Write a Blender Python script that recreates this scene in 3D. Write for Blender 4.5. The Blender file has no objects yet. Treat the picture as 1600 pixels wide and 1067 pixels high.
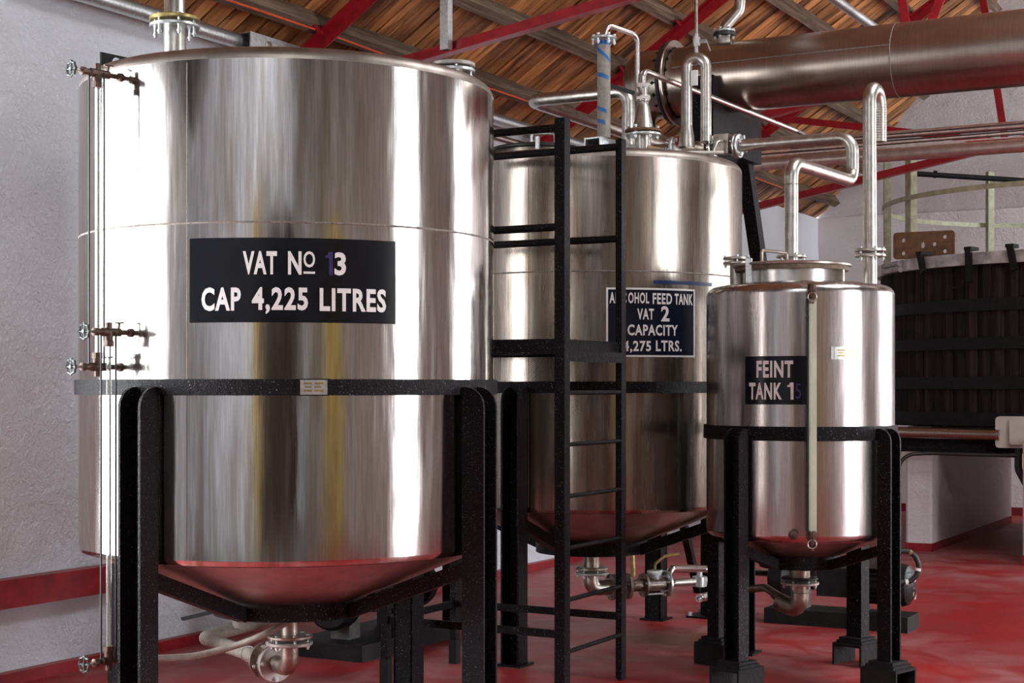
import bpy, math, random
from math import sin, cos, tan, pi, atan2, sqrt, radians
from mathutils import Vector, Matrix, noise as mnoise

random.seed(7)
SC = bpy.context.scene
COL = SC.collection

# ------------------------------------------------------------------ camera, world, exposure
CAM_Z = 1.407
YAW = radians(28.9)
FPX, HOR = 2450.0, 605.0
cam_d = bpy.data.cameras.new('camera')
cam = bpy.data.objects.new('camera', cam_d)
COL.objects.link(cam)
cam.location = (0, 0, CAM_Z)
cam.rotation_euler = (pi / 2, 0, YAW)
cam_d.sensor_width = 36.0
cam_d.lens = 36.0 * FPX / 1600.0
cam_d.shift_y = (HOR - 533.5) / 1600.0
cam_d.clip_end = 200
SC.camera = cam

SC.view_settings.view_transform = 'Standard'
SC.view_settings.look = 'None'
SC.view_settings.gamma = 1.0
SC.view_settings.use_curve_mapping = False
SC.view_settings.exposure = 0.18
SC.cycles.use_denoising = True
SC.cycles.max_bounces = 10
SC.cycles.diffuse_bounces = 6
SC.cycles.glossy_bounces = 6

world = bpy.data.worlds.new('overcast_sky')
SC.world = world
world.use_nodes = True
wbg = world.node_tree.nodes['Background']
wbg.inputs[0].default_value = (0.93, 0.965, 1.0, 1)
wbg.inputs[1].default_value = 16.0

# the room: x to the right wall, y along the left wall, z up (metres)
WX0, WX1, WY0, WY1 = -5.72, 4.28, -3.0, 17.75
EAVE, PITCH = 3.377, 0.65
RIDGE_X = (WX0 + WX1) / 2
EAVE_R = 5.0                                   # the far side wall stands higher
def roof_z(x):
    if x <= RIDGE_X: return EAVE + PITCH * (x - WX0)
    r = EAVE + PITCH * (RIDGE_X - WX0)
    return r - (r - EAVE_R) * (x - RIDGE_X) / (WX1 - RIDGE_X)

# window and door openings: wall, from, to, sill, head
OPEN = {'left': [(1.1, 4.2, 0.4, 3.15)], 'right': [(5.75, 7.3, 0.0, 4.4), (14.0, 17.4, 0.4, 4.75)],
        'back': [(3.1, 3.95, 0.5, 4.7)], 'front': []}
ADDED_SKYLIGHTS = [(-0.45, 1.05, -2.6, 0.2), (-0.45, 1.05, 6.2, 9.2)]   # unseen, added for light, in right slope: x from, to, y from, to
def portal(name, loc, rot, sx, sy):
    d = bpy.data.lights.new(name, 'AREA')
    d.shape = 'RECTANGLE'; d.size = sx; d.size_y = sy
    d.cycles.is_portal = True
    o = bpy.data.objects.new(name, d); COL.objects.link(o)
    o.location = loc; o.rotation_euler = rot
for a, b, c, d_ in OPEN['left']: portal('window_light', (WX0 - .02, (a + b) / 2, (c + d_) / 2), (0, -pi / 2, 0), d_ - c, b - a)
for a, b, c, d_ in OPEN['right']: portal('door_light', (WX1 + .02, (a + b) / 2, (c + d_) / 2), (0, pi / 2, 0), d_ - c, b - a)
for a, b, c, d_ in OPEN['back']: portal('window_light', ((a + b) / 2, WY1 + .02, (c + d_) / 2), (-pi / 2, 0, 0), b - a, d_ - c)
for x0, x1, y0, y1 in ADDED_SKYLIGHTS:
    xm = (x0 + x1) / 2
    portal('added_skylight_light', (xm, (y0 + y1) / 2, roof_z(xm) + .06), (0, math.atan(.325), 0), (x1 - x0) / cos(math.atan(.325)), y1 - y0)

# ------------------------------------------------------------------ geometry helpers
CY, SY = cos(YAW), sin(YAW)
def cw(xc, yc, z=0.0):
    """a measured (right, forward) offset from the camera to room coordinates"""
    return Vector((xc * CY - yc * SY, xc * SY + yc * CY, z))
def P(px, py, yc):
    """survey point: bearing and elevation read off the photograph, with its distance"""
    return cw((px - 800) / FPX * yc, yc, CAM_Z + (HOR - py) / FPX * yc)
def Pz(px, yc, z):
    return cw((px - 800) / FPX * yc, yc, z)
def az_of(C, R, px):
    """where on a round tank a bearing first meets its wall"""
    k = (px - 800) / FPX
    dx, dy = k * CY - SY, k * SY + CY
    n = sqrt(dx * dx + dy * dy); dx /= n; dy /= n
    t = C[0] * dx + C[1] * dy
    q = R * R - (C[0] ** 2 + C[1] ** 2 - t * t)
    t -= sqrt(max(q, 0))
    return atan2(t * dy - C[1], t * dx - C[0])

class MB:
    def __init__(s): s.v = []; s.f = []
    def add(s, vs, fs):
        b = len(s.v); s.v += [Vector(p) for p in vs]; s.f += [tuple(i + b for i in f) for f in fs]
        return s
    def box(s, c, size, M=None):
        c = Vector(c); h = Vector(size) / 2
        vs = []
        for sx in (-1, 1):
            for sy in (-1, 1):
                for sz in (-1, 1):
                    p = Vector((sx * h.x, sy * h.y, sz * h.z))
                    vs.append(c + (M @ p if M else p))
        return s.add(vs, [(0, 1, 3, 2), (4, 6, 7, 5), (0, 4, 5, 1), (2, 3, 7, 6), (0, 2, 6, 4), (1, 5, 7, 3)])
    def bar(s, p0, p1, w, h, up=(0, 0, 1)):
        p0, p1 = Vector(p0), Vector(p1); z = (p1 - p0); L = z.length; z.normalize()
        up = Vector(up)
        if abs(z.dot(up)) > .99: up = Vector((0, 1, 0))
        x = up.cross(z).normalized(); y = z.cross(x)
        M = Matrix((x, y, z)).transposed()
        return s.box((p0 + p1) / 2, (w, h, L), M)
    def prism(s, poly, axis_o, eu, ev, ew, t):
        """polygon (u, v) in the plane eu, ev extruded by t along ew"""
        o, eu, ev, ew = Vector(axis_o), Vector(eu), Vector(ev), Vector(ew)
        n = len(poly)
        vs = [o + eu * u + ev * v for u, v in poly] + [o + eu * u + ev * v + ew * t for u, v in poly]
        fs = [tuple(range(n - 1, -1, -1)), tuple(range(n, 2 * n))]
        fs += [(i, (i + 1) % n, (i + 1) % n + n, i + n) for i in range(n)]
        return s.add(vs, fs)
    def lathe(s, prof, o, axis=(0, 0, 1), n=24, a0=0.0, a1=2 * pi):
        o, w = Vector(o), Vector(axis).normalized()
        u = w.orthogonal().normalized() if abs(w.z) < .999 else Vector((1, 0, 0))
        v = w.cross(u)
        full = abs(a1 - a0 - 2 * pi) < 1e-6
        m = n if full else n + 1
        vs = []; fs = []; rows = []
        for r, z in prof:
            if r < 1e-6:
                rows.append([len(vs)]); vs.append(o + w * z)
            else:
                row = []
                for i in range(m):
                    t = a0 + (a1 - a0) * i / n
                    row.append(len(vs)); vs.append(o + w * z + (u * cos(t) + v * sin(t)) * r)
                rows.append(row)
        for A, B in zip(rows, rows[1:]):
            for i in range(n):
                j = (i + 1) % m
                if len(A) == 1 and len(B) == 1: continue
                if len(A) == 1: fs.append((A[0], B[j], B[i]))
                elif len(B) == 1: fs.append((A[i], A[j], B[0]))
                else: fs.append((A[i], A[j], B[j], B[i]))
        return s.add(vs, fs)
    def cyl(s, p0, p1, r, r1=None, n=16):
        p0, p1 = Vector(p0), Vector(p1); L = (p1 - p0).length
        r1 = r if r1 is None else r1
        return s.lathe([(0, 0), (r, 0), (r1, L), (0, L)], p0, p1 - p0, n)
    def tube(s, pts, r, n=12, closed=False, caps=True):
        pts = [Vector(p) for p in pts]
        m = len(pts)
        tang = []
        for i in range(m):
            if closed: t = pts[(i + 1) % m] - pts[i - 1]
            else: t = pts[min(i + 1, m - 1)] - pts[max(i - 1, 0)]
            tang.append(t.normalized())
        u = tang[0].orthogonal().normalized()
        rings = []; vs = []
        for i in range(m):
            t = tang[i]
            u = (u - t * u.dot(t)).normalized(); v = t.cross(u)
            rings.append([len(vs) + k for k in range(n)])
            rr = r[i] if isinstance(r, (list, tuple)) else r
            vs += [pts[i] + (u * cos(2 * pi * k / n) + v * sin(2 * pi * k / n)) * rr for k in range(n)]
        fs = []
        for i in range(m if closed else m - 1):
            A, B = rings[i], rings[(i + 1) % m]
            fs += [(A[k], A[(k + 1) % n], B[(k + 1) % n], B[k]) for k in range(n)]
        if caps and not closed:
            fs += [tuple(reversed(rings[0])), tuple(rings[-1])]
        return s.add(vs, fs)
    def build(s, name, mat, parent=None, smooth=False, angle=35, origin=None):
        if parent is not None: o0 = ORG[parent.name]
        elif origin is not None: o0 = Vector(origin)
        else:
            n = len(s.v)
            o0 = Vector((sum(p.x for p in s.v) / n, sum(p.y for p in s.v) / n, min(p.z for p in s.v)))
        me = bpy.data.meshes.new(name)
        me.from_pydata([tuple(p - o0) for p in s.v], [], s.f)
        me.update()
        if smooth:
            me.polygons.foreach_set('use_smooth', [True] * len(me.polygons))
            me.set_sharp_from_angle(angle=radians(angle))
        me.materials.append(MATS[mat])
        ob = bpy.data.objects.new(name, me); COL.objects.link(ob)
        if parent is not None: ob.parent = parent
        else: ob.location = o0
        ORG[ob.name] = o0
        return ob
ORG = {}

def fillet(pts, r, n=7):
    pts = [Vector(p) for p in pts]
    out = [pts[0]]
    for a, b, c in zip(pts, pts[1:], pts[2:]):
        d0, d1 = (a - b), (c - b)
        l0, l1 = d0.length, d1.length
        d0.normalize(); d1.normalize()
        ang = d0.angle(d1)
        if ang > pi - .01: continue
        t = min(r / tan(ang / 2), l0 * .49, l1 * .49)
        rr = t * tan(ang / 2)
        bis = (d0 + d1).normalized()
        ctr = b + bis * (rr / sin(ang / 2))
        s0, s1 = b + d0 * t - ctr, b + d1 * t - ctr
        tot = s0.angle(s1)
        for i in range(n + 1):
            k = i / n
            out.append(ctr + (s0 * sin((1 - k) * tot) + s1 * sin(k * tot)) / sin(tot))
    out.append(pts[-1])
    return out

def tag(o, label, cat, group=None, kind=None):
    o['label'] = label
    if cat: o['category'] = cat
    if group: o['group'] = group
    if kind: o['kind'] = kind
    return o
def thing(name, loc, label, cat, group=None):
    o = bpy.data.objects.new(name, None); COL.objects.link(o)
    o.empty_display_size = .1
    o.location = loc; ORG[o.name] = Vector(loc)
    return tag(o, label, cat, group)
def struct(o):
    o['kind'] = 'structure'; return o

_bolt = {}
def bolt(parent, p, axis, r=.009, L=.05, mat='galv'):
    key = (round(r, 4), round(L, 4), mat)
    if key not in _bolt:
        m = MB()
        m.lathe([(0, -L / 2 - r * .8), (r * .6, -L / 2 - r * .8), (r * .6, -L / 2)], (0, 0, 0), n=6)
        for z in (-L / 2, L / 2 - r * .9):
            m.lathe([(0, z), (r, z), (r, z + r * .9), (0, z + r * .9)], (0, 0, 0), n=6)
        m.lathe([(r * .6, -L / 2), (r * .6, L / 2)], (0, 0, 0), n=6)
        me = bpy.data.meshes.new('bolt'); me.from_pydata([tuple(q) for q in m.v], [], m.f); me.update()
        me.materials.append(MATS[mat]); _bolt[key] = me
    ob = bpy.data.objects.new('bolt', _bolt[key]); COL.objects.link(ob)
    ob.parent = parent
    ob.location = Vector(p) - ORG[parent.name]
    ob.rotation_euler = Vector((0, 0, 1)).rotation_difference(Vector(axis).normalized()).to_euler()
    return ob
def flange(parent, c, axis, r, th=.014, nb=4, mat='steel_pipe', bore=0.0, bolts=True, bl=.05, bmat='galv', off=0.0, br=.009, phase=.4):
    c, w = Vector(c), Vector(axis).normalized()
    m = MB()
    e = min(.003, th / 4)
    m.lathe([(bore, -th / 2), (r - e, -th / 2), (r, -th / 2 + e), (r, th / 2 - e), (r - e, th / 2), (bore, th / 2)], c, w, 28)
    f = m.build('flange', mat, parent, True)
    if bolts:
        u = w.orthogonal().normalized() if abs(w.z) < .999 else Vector((1, 0, 0)); v = w.cross(u)
        for i in range(nb):
            t = phase + 2 * pi * i / nb
            bolt(f, c + w * off + (u * cos(t) + v * sin(t)) * r * .8, w, br, bl, bmat)
    return f
def pipe(name, pts, r, mat, parent=None, bend=.06, n=14, smooth=True):
    return MB().tube(fillet(pts, bend), r, n).build(name, mat, parent, smooth, 50)

# ------------------------------------------------------------------ materials
MATS = {}
def nodes(name):
    m = bpy.data.materials.new(name); m.use_nodes = True
    nt = m.node_tree; MATS[name] = m
    return m, nt, nt.nodes['Principled BSDF']
def N(nt, t, **kw):
    n = nt.nodes.new(t)
    for k, v in kw.items():
        if k.startswith('i_'): n.inputs[k[2:].replace('_', ' ')].default_value = v
        else: setattr(n, k, v)
    return n
def coords(nt, scale=(1, 1, 1), kind='Object'):
    tc = N(nt, 'ShaderNodeTexCoord'); mp = N(nt, 'ShaderNodeMapping')
    mp.inputs['Scale'].default_value = scale
    nt.links.new(tc.outputs[kind], mp.inputs['Vector'])
    return mp.outputs['Vector']
def noise_tex(nt, vec, scale, detail=4, rough=.55, dist=0.0):
    n = N(nt, 'ShaderNodeTexNoise'); nt.links.new(vec, n.inputs['Vector'])
    n.inputs['Scale'].default_value = scale; n.inputs['Detail'].default_value = detail
    n.inputs['Roughness'].default_value = rough; n.inputs['Distortion'].default_value = dist
    return n.outputs['Fac']
def ramp(nt, fac, stops):
    r = N(nt, 'ShaderNodeValToRGB'); nt.links.new(fac, r.inputs['Fac'])
    el = r.color_ramp.elements
    while len(el) < len(stops): el.new(.5)
    for e, (p, c) in zip(el, stops):
        e.position = p; e.color = (c, c, c, 1) if isinstance(c, (int, float)) else (*c, 1)
    return r.outputs['Color']
def mix(nt, fac, a, b, mode='MIX'):
    m = N(nt, 'ShaderNodeMix', data_type='RGBA', blend_type=mode)
    for sock, v in ((m.inputs[0], fac), (m.inputs[6], a), (m.inputs[7], b)):
        if isinstance(v, (int, float)): sock.default_value = v
        elif isinstance(v, tuple): sock.default_value = (*v, 1)
        else: nt.links.new(v, sock)
    return m.outputs[2]
def bump(nt, bs, h, strength, dist):
    b = N(nt, 'ShaderNodeBump'); b.inputs['Strength'].default_value = strength; b.inputs['Distance'].default_value = dist
    nt.links.new(h, b.inputs['Height']); nt.links.new(b.outputs['Normal'], bs.inputs['Normal'])
    return b
def rgb(r, g, b):
    f = lambda c: ((c / 255) / 12.92 if c / 255 <= .04045 else (((c / 255) + .055) / 1.055) ** 2.4)
    return (f(r), f(g), f(b))

def simple(name, col, rough, metal=0.0, nscale=30, var=.25, bstr=0.0, bdist=.002, spec=.5, coat=0.0):
    m, nt, bs = nodes(name)
    v = coords(nt)
    f = noise_tex(nt, v, nscale, 5)
    lo = tuple(c * (1 - var) for c in col); hi = tuple(min(1, c * (1 + var)) for c in col)
    c = ramp(nt, f, [(.3, lo), (.7, hi)])
    nt.links.new(c, bs.inputs['Base Color'])
    bs.inputs['Roughness'].default_value = rough; bs.inputs['Metallic'].default_value = metal
    bs.inputs['Specular IOR Level'].default_value = spec
    bs.inputs['Coat Weight'].default_value = coat
    if bstr: bump(nt, bs, noise_tex(nt, v, nscale * 4, 3), bstr, bdist)
    return m

def steel_tank(name, tone, rough, brown, streak=26):
    """brushed sheet: streaks run up the wall, dull brown weathering, gently wavy"""
    m, nt, bs = nodes(name)
    v1 = coords(nt, (1, 1, .045)); v2 = coords(nt, (1, 1, .25)); v0 = coords(nt)
    fine = noise_tex(nt, v1, streak * 5, 6, .65)
    mid = noise_tex(nt, v1, streak, 4, .6)
    big = noise_tex(nt, v2, 3.2, 4, .6)
    c0 = ramp(nt, fine, [(.25, tuple(t * .62 for t in tone)), (.75, tuple(min(1, t * 1.16) for t in tone))])
    stain = ramp(nt, mid, [(.38, 0.0), (.62, 1.0)])
    st2 = ramp(nt, big, [(.4, 0.0), (.62, 1.0)])
    k = N(nt, 'ShaderNodeMath', operation='MULTIPLY'); nt.links.new(stain, k.inputs[0]); nt.links.new(st2, k.inputs[1])
    c1 = mix(nt, k.outputs[0], c0, brown)
    nt.links.new(c1, bs.inputs['Base Color'])
    bs.inputs['Metallic'].default_value = 1.0
    r1 = N(nt, 'ShaderNodeMapRange'); nt.links.new(mid, r1.inputs['Value'])
    r1.inputs['From Min'].default_value = .3; r1.inputs['From Max'].default_value = .7
    r1.inputs['To Min'].default_value = rough - .05; r1.inputs['To Max'].default_value = rough + .1
    nt.links.new(r1.outputs[0], bs.inputs['Roughness'])
    wav = noise_tex(nt, v2, 7, 2, .5)
    ad = N(nt, 'ShaderNodeMath', operation='MULTIPLY_ADD'); nt.links.new(fine, ad.inputs[0]); ad.inputs[1].default_value = .05; nt.links.new(wav, ad.inputs[2])
    bump(nt, bs, ad.outputs[0], .35, .006)
    return m
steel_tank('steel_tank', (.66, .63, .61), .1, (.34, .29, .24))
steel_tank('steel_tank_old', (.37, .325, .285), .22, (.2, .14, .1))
steel_tank('steel_tank_dull', (.60, .55, .54), .21, (.42, .35, .33), 18)
def condenser_mat():
    m, nt, bs = nodes('steel_condenser')
    v = coords(nt, (.05, 1, 1)); v0 = coords(nt)
    f = noise_tex(nt, coords(nt, (40, 2, 2)), 3, 5, .6); b = noise_tex(nt, v0, 2.2, 5, .6)
    c = ramp(nt, f, [(.3, (.36, .30, .26)), (.7, (.46, .40, .355))])
    c = mix(nt, ramp(nt, b, [(.45, 0.0), (.75, .6)]), c, (.24, .16, .11))
    nt.links.new(c, bs.inputs['Base Color']); bs.inputs['Metallic'].default_value = 1.0
    bs.inputs['Roughness'].default_value = .3
    bump(nt, bs, f, .12, .002)
condenser_mat()
simple('steel_head', (.3, .26, .23), .45, 1.0, 14, .25, .15)
simple('steel_cone', (.55, .5, .48), .3, 1.0, 14, .15, .15)
simple('steel_pipe', (.50, .47, .43), .36, 1.0, 25, .25, .1)
simple('steel_brown', (.55, .44, .39), .42, .85, 18, .2, .1)
simple('steel_bright', (.70, .67, .64), .25, 1.0, 25, .1)
simple('steel_dirty', (.33, .28, .24), .42, 1.0, 30, .4, .2)
simple('galv', (.58, .6, .6), .38, .9, 60, .2, .2)
simple('seam', (.22, .19, .17), .6, .8, 120, .4, .6, .004)
simple('brass', (.085, .05, .036), .5, .5, 70, .5, .3)
simple('wheel_iron', (.05, .06, .055), .4, .6, 60, .6, .3)
simple('red_steel', (.27, .006, .012), .3, 0, 20, .3, .15)
simple('red_paint', (.23, .006, .012), .42, 0, 12, .35, .4, .004)
simple('rubber', (.012, .012, .013), .5)
simple('motor', (.01, .0095, .011), .42, 0, 25, .5, .4, .002, .25)
simple('hose', (.24, .21, .18), .55, 0, 30, .25, .3)
simple('cream_plastic', (.45, .41, .36), .4, 0, 10, .1)
simple('green_paint', (.33, .32, .2), .45, 0, 18, .25, .2)
simple('blue_tape', (.006, .1, .33), .4)
simple('blue_tape_dark', (.006, .03, .11), .4)
simple('letter', (.82, .81, .8), .45, 0, 40, .06)
simple('ghost', (.035, .02, .12), .4)
simple('sign_black', (.007, .008, .011), .2, 0, 8, .3, .1, .002, .25)
simple('sign_navy', (.006, .009, .02), .22, 0, 8, .3, .1, .002, .25)
simple('orange_wire', (.6, .07, .015), .5)
simple('wire_pale', (.62, .52, .47), .45)
simple('wire_dark', (.06, .035, .035), .45)
simple('concrete_black', (.011, .0105, .0105), .6, 0, 12, .5, .5, .006, .2)
simple('rust_plate', (.13, .055, .02), .55, 0, 16, .45, .4)
simple('iron_hook', (.01, .009, .009), .55, 0, 30, .4, .4, .002, .15)
simple('rim_metal', (.42, .39, .37), .5, .4, 9, .45, .4)
simple('wood_block', (.33, .2, .1), .6, 0, 14, .3)
simple('gauge_strip', (.55, .57, .42), .35, 0, 6, .12)
simple('lid_gasket', (.17, .12, .08), .7, 0, 60, .4, .5)
simple('plate_brass', (.42, .33, .13), .35, .8, 60, .3)
simple('ochre_paint', (.5, .36, .1), .6, 0, 6, .2)
simple('unseen_floor_grey', (.14, .13, .12), .7, 0, 6, .3, .3)
simple('pump_grey', (.1, .095, .09), .45, .4, 25, .4, .3)

def glass_tube():
    m, nt, bs = nodes('gauge_glass')
    bs.inputs['Base Color'].default_value = (.85, .88, .84, 1)
    bs.inputs['Roughness'].default_value = .05
    bs.inputs['Transmission Weight'].default_value = .85
    bs.inputs['IOR'].default_value = 1.3
glass_tube()
def black_paint():
    m, nt, bs = nodes('black_paint')
    v = coords(nt)
    sp = noise_tex(nt, v, 260, 2, .6)
    glint = ramp(nt, noise_tex(nt, v, 170, 2, .7), [(.66, 0.0), (.70, 1.0)])
    c = mix(nt, glint, (.0045, .004, .005), (.32, .29, .29))  # pale specks painted into the black in place of glints
    nt.links.new(c, bs.inputs['Base Color'])
    bs.inputs['Roughness'].default_value = .33
    bs.inputs['Specular IOR Level'].default_value = .13
    big = noise_tex(nt, v, 45, 3)
    ad = N(nt, 'ShaderNodeMath', operation='ADD'); nt.links.new(sp, ad.inputs[0]); nt.links.new(big, ad.inputs[1])
    bump(nt, bs, ad.outputs[0], .7, .005)
black_paint()
def plaster(name, col, stain, relief=.03):
    m, nt, bs = nodes(name)
    v = coords(nt, (1, 1, 1))
    big = noise_tex(nt, v, .9, 4, .6)
    pat = noise_tex(nt, v, 5, 6, .6, .4)
    c0 = mix(nt, ramp(nt, big, [(.4, 0.0), (.75, 1.0)]), col, stain)
    spots = ramp(nt, noise_tex(nt, v, 9, 6, .7), [(.70, 0.0), (.80, 1.0)])
    c1 = mix(nt, spots, c0, (.42, .38, .33))
    nt.links.new(c1, bs.inputs['Base Color'])
    bs.inputs['Roughness'].default_value = .42
    f = noise_tex(nt, v, 38, 8, .68, .6)
    ad = N(nt, 'ShaderNodeMath', operation='MULTIPLY_ADD'); nt.links.new(pat, ad.inputs[0]); ad.inputs[1].default_value = 2.2; nt.links.new(f, ad.inputs[2])
    bump(nt, bs, ad.outputs[0], .9, relief)
plaster('plaster', (.84, .87, .92), (.74, .76, .80))
plaster('plaster_back', (.76, .71, .71), (.62, .55, .54), .014)
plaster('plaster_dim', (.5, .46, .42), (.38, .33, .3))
def floor_mat():
    m, nt, bs = nodes('floor_red')
    v = coords(nt)
    big = noise_tex(nt, v, .55, 5, .6, .5)
    wear = noise_tex(nt, v, 2.6, 8, .66, .8)
    red = mix(nt, ramp(nt, noise_tex(nt, v, 1.3, 5), [(.35, 0.0), (.7, 1.0)]), (.36, .008, .010), (.22, .012, .014))
    w1 = ramp(nt, wear, [(.42, .08), (.70, .95)])
    sx = N(nt, 'ShaderNodeSeparateXYZ'); nt.links.new(v, sx.inputs[0])
    tr = N(nt, 'ShaderNodeMapRange'); nt.links.new(sx.outputs[0], tr.inputs['Value'])
    tr.inputs['From Min'].default_value = -1.9; tr.inputs['From Max'].default_value = -4.2
    bg = N(nt, 'ShaderNodeMath', operation='MULTIPLY_ADD'); nt.links.new(tr.outputs[0], bg.inputs[0]); bg.inputs[1].default_value = .22; nt.links.new(big, bg.inputs[2])
    w2 = ramp(nt, bg.outputs[0], [(.44, .0), (.68, 1.0)])
    k = N(nt, 'ShaderNodeMath', operation='MULTIPLY'); nt.links.new(w1, k.inputs[0]); nt.links.new(w2, k.inputs[1])
    c = mix(nt, k.outputs[0], red, (.36, .17, .16))
    st = ramp(nt, noise_tex(nt, v, .8, 3, .5, .2), [(.66, 0.0), (.73, .8)])
    c = mix(nt, st, c, (.12, .05, .02))
    # old oil stain beside the second tank's outlet
    ds = N(nt, 'ShaderNodeVectorMath', operation='DISTANCE'); nt.links.new(v, ds.inputs[0]); ds.inputs[1].default_value = (-3.38, 1.12, 0)
    dn = N(nt, 'ShaderNodeMath', operation='MULTIPLY_ADD'); nt.links.new(wear, dn.inputs[0]); dn.inputs[1].default_value = .5; nt.links.new(ds.outputs['Value'], dn.inputs[2])
    c = mix(nt, ramp(nt, dn.outputs[0], [(.42, .85), (.72, 0.0)]), c, (.10, .045, .018))
    nt.links.new(c, bs.inputs['Base Color'])
    bs.inputs['Roughness'].default_value = .3
    r = N(nt, 'ShaderNodeMapRange'); nt.links.new(wear, r.inputs['Value'])
    r.inputs['To Min'].default_value = .38; r.inputs['To Max'].default_value = .65
    bs.inputs['Specular IOR Level'].default_value = .3
    nt.links.new(r.outputs[0], bs.inputs['Roughness'])
    bump(nt, bs, noise_tex(nt, v, 6, 6, .6), .25, .01)
floor_mat()
def wood(name, cols, along, rough=.55, rnd=.5, grain=1.0, spots=.6, spec=.5, s0=.5):
    """along: index of the grain axis in object space"""
    m, nt, bs = nodes(name)
    sc = [14 * grain] * 3; sc[along] = .7
    tc = N(nt, 'ShaderNodeTexCoord'); oi = N(nt, 'ShaderNodeObjectInfo')
    mp = N(nt, 'ShaderNodeMapping'); mp.inputs['Scale'].default_value = sc
    ad = N(nt, 'ShaderNodeVectorMath', operation='ADD')
    ml = N(nt, 'ShaderNodeVectorMath', operation='SCALE'); ml.inputs['Scale'].default_value = 37.0
    cb = N(nt, 'ShaderNodeCombineXYZ')
    for i in range(3): nt.links.new(oi.outputs['Random'], cb.inputs[i])
    nt.links.new(cb.outputs[0], ml.inputs[0])
    nt.links.new(tc.outputs['Object'], ad.inputs[0]); nt.links.new(ml.outputs[0], ad.inputs[1])
    nt.links.new(ad.outputs[0], mp.inputs['Vector'])
    g = noise_tex(nt, mp.outputs['Vector'], 3.5, 8, .62, .3)
    c0 = ramp(nt, g, [(.28, cols[0]), (.5, cols[1]), (.74, cols[2])])
    hsv = N(nt, 'ShaderNodeHueSaturation'); nt.links.new(c0, hsv.inputs['Color'])
    mr = N(nt, 'ShaderNodeMapRange'); nt.links.new(oi.outputs['Random'], mr.inputs['Value'])
    mr.inputs['To Min'].default_value = 1 - rnd; mr.inputs['To Max'].default_value = 1 + rnd * .6
    nt.links.new(mr.outputs[0], hsv.inputs['Value'])
    sc2 = [3.0] * 3; sc2[along] = .8
    mp2 = N(nt, 'ShaderNodeMapping'); mp2.inputs['Scale'].default_value = sc2
    nt.links.new(ad.outputs[0], mp2.inputs['Vector'])
    blot = ramp(nt, noise_tex(nt, mp2.outputs['Vector'], 2.2, 6, .65, .4), [(s0, 0.0), (s0 + .2, spots)])
    c1 = mix(nt, blot, hsv.outputs[0], tuple(x * .16 for x in cols[0]))
    nt.links.new(c1, bs.inputs['Base Color'])
    bs.inputs['Roughness'].default_value = rough
    bs.inputs['Specular IOR Level'].default_value = spec
    bump(nt, bs, g, .5, .006)
wood('wood_board', ((.2, .07, .022), (.52, .21, .07), (.72, .36, .15)), 0, .5, .5, .6, .93, .4, .45)
wood('wood_beam', ((.045, .028, .018), (.13, .085, .056), (.25, .175, .12)), 1, .7, .2, 1.0, .6, .3)
wood('wood_stave', ((.007, .004, .004), (.02, .012, .012), (.055, .028, .022)), 2, .7, .4, 1.0, .6, .15)
wood('wood_dark', ((.02, .012, .008), (.05, .03, .02), (.09, .06, .04)), 0, .7, .1)

# ------------------------------------------------------------------ room shell
AP = 1.0
struct(MB().box(((WX0 + WX1) / 2, (AP + WY1 + .3) / 2, -.1), (WX1 - WX0 + .6, WY1 + .3 - AP, .2)).build('floor', 'floor_red', None, origin=(0, 7, 0)))
struct(MB().box(((WX0 + WX1) / 2, (AP + WY0 - .3) / 2, -.1), (WX1 - WX0 + .6, AP - WY0 + .3, .2)).build('floor', 'unseen_floor_grey', None, origin=(0, 0, 0)))  # unseen grey floor added to keep red out of the tank reflections

def wall_with_opening(name, mat, axis, pos, thick, a0, a1, h, op):
    """axis 'x': wall at x = pos running along y; axis 'y': wall at y = pos running along x"""
    m = MB()
    def seg(u0, u1, z0, z1):
        if u1 - u0 < .01 or z1 - z0 < .01: return
        c = ((u0 + u1) / 2, (z0 + z1) / 2)
        if axis == 'x': m.box((pos + thick / 2, c[0], c[1]), (abs(thick), u1 - u0, z1 - z0))
        else: m.box((c[0], pos + thick / 2, c[1]), (u1 - u0, abs(thick), z1 - z0))
    u = a0
    for o0, o1, s, t in op:
        seg(u, o0, 0, h); seg(o0, o1, 0, s); seg(o0, o1, t, h); u = o1
    seg(u, a1, 0, h)
    return m
# left wall: the length in view is an uneven hand-plastered face
m = wall_with_opening('wall_left', 'plaster', 'x', WX0, -.3, WY0, WY1, EAVE, OPEN['left'])
ys = [4.45 + i * .07 for i in range(int(13.25 / .07) + 1)]; ys[-1] = WY1
zs = [i * EAVE / 48 for i in range(49)]
vs = []; fs = []
for y in ys:
    for z in zs:
        d = mnoise.noise(Vector((y * 1.1, z * 1.1, 3))) * .016 + mnoise.noise(Vector((y * 4, z * 4, 9))) * .009
        vs.append((WX0 + .012 + d, y, z))
nz = len(zs)
for i in range(len(ys) - 1):
    for j in range(nz - 1):
        fs.append((i * nz + j, (i + 1) * nz + j, (i + 1) * nz + j + 1, i * nz + j + 1))
m.add(vs, fs)
struct(m.build('wall_left', 'plaster', None, True, 60, origin=(WX0, 7, 0)))
m = wall_with_opening('wall_back', 'plaster_back', 'y', WY1, .3, WX0, RIDGE_X, EAVE, [])
m2 = wall_with_opening('wall_back', 'plaster_back', 'y', WY1, .3, RIDGE_X, WX1, EAVE_R, OPEN['back'])
m.add(m2.v, m2.f)
m.prism([(RIDGE_X, EAVE_R), (WX1, EAVE_R), (RIDGE_X, roof_z(RIDGE_X))], (0, WY1, 0), (1, 0, 0), (0, 0, 1), (0, 1, 0), .3)
struct(m.build('wall_back', 'plaster_back', origin=(0, WY1, 0)))
m = wall_with_opening('wall_right', 'plaster_dim', 'x', WX1, .3, WY0, WY1, EAVE_R, OPEN['right'])
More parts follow.
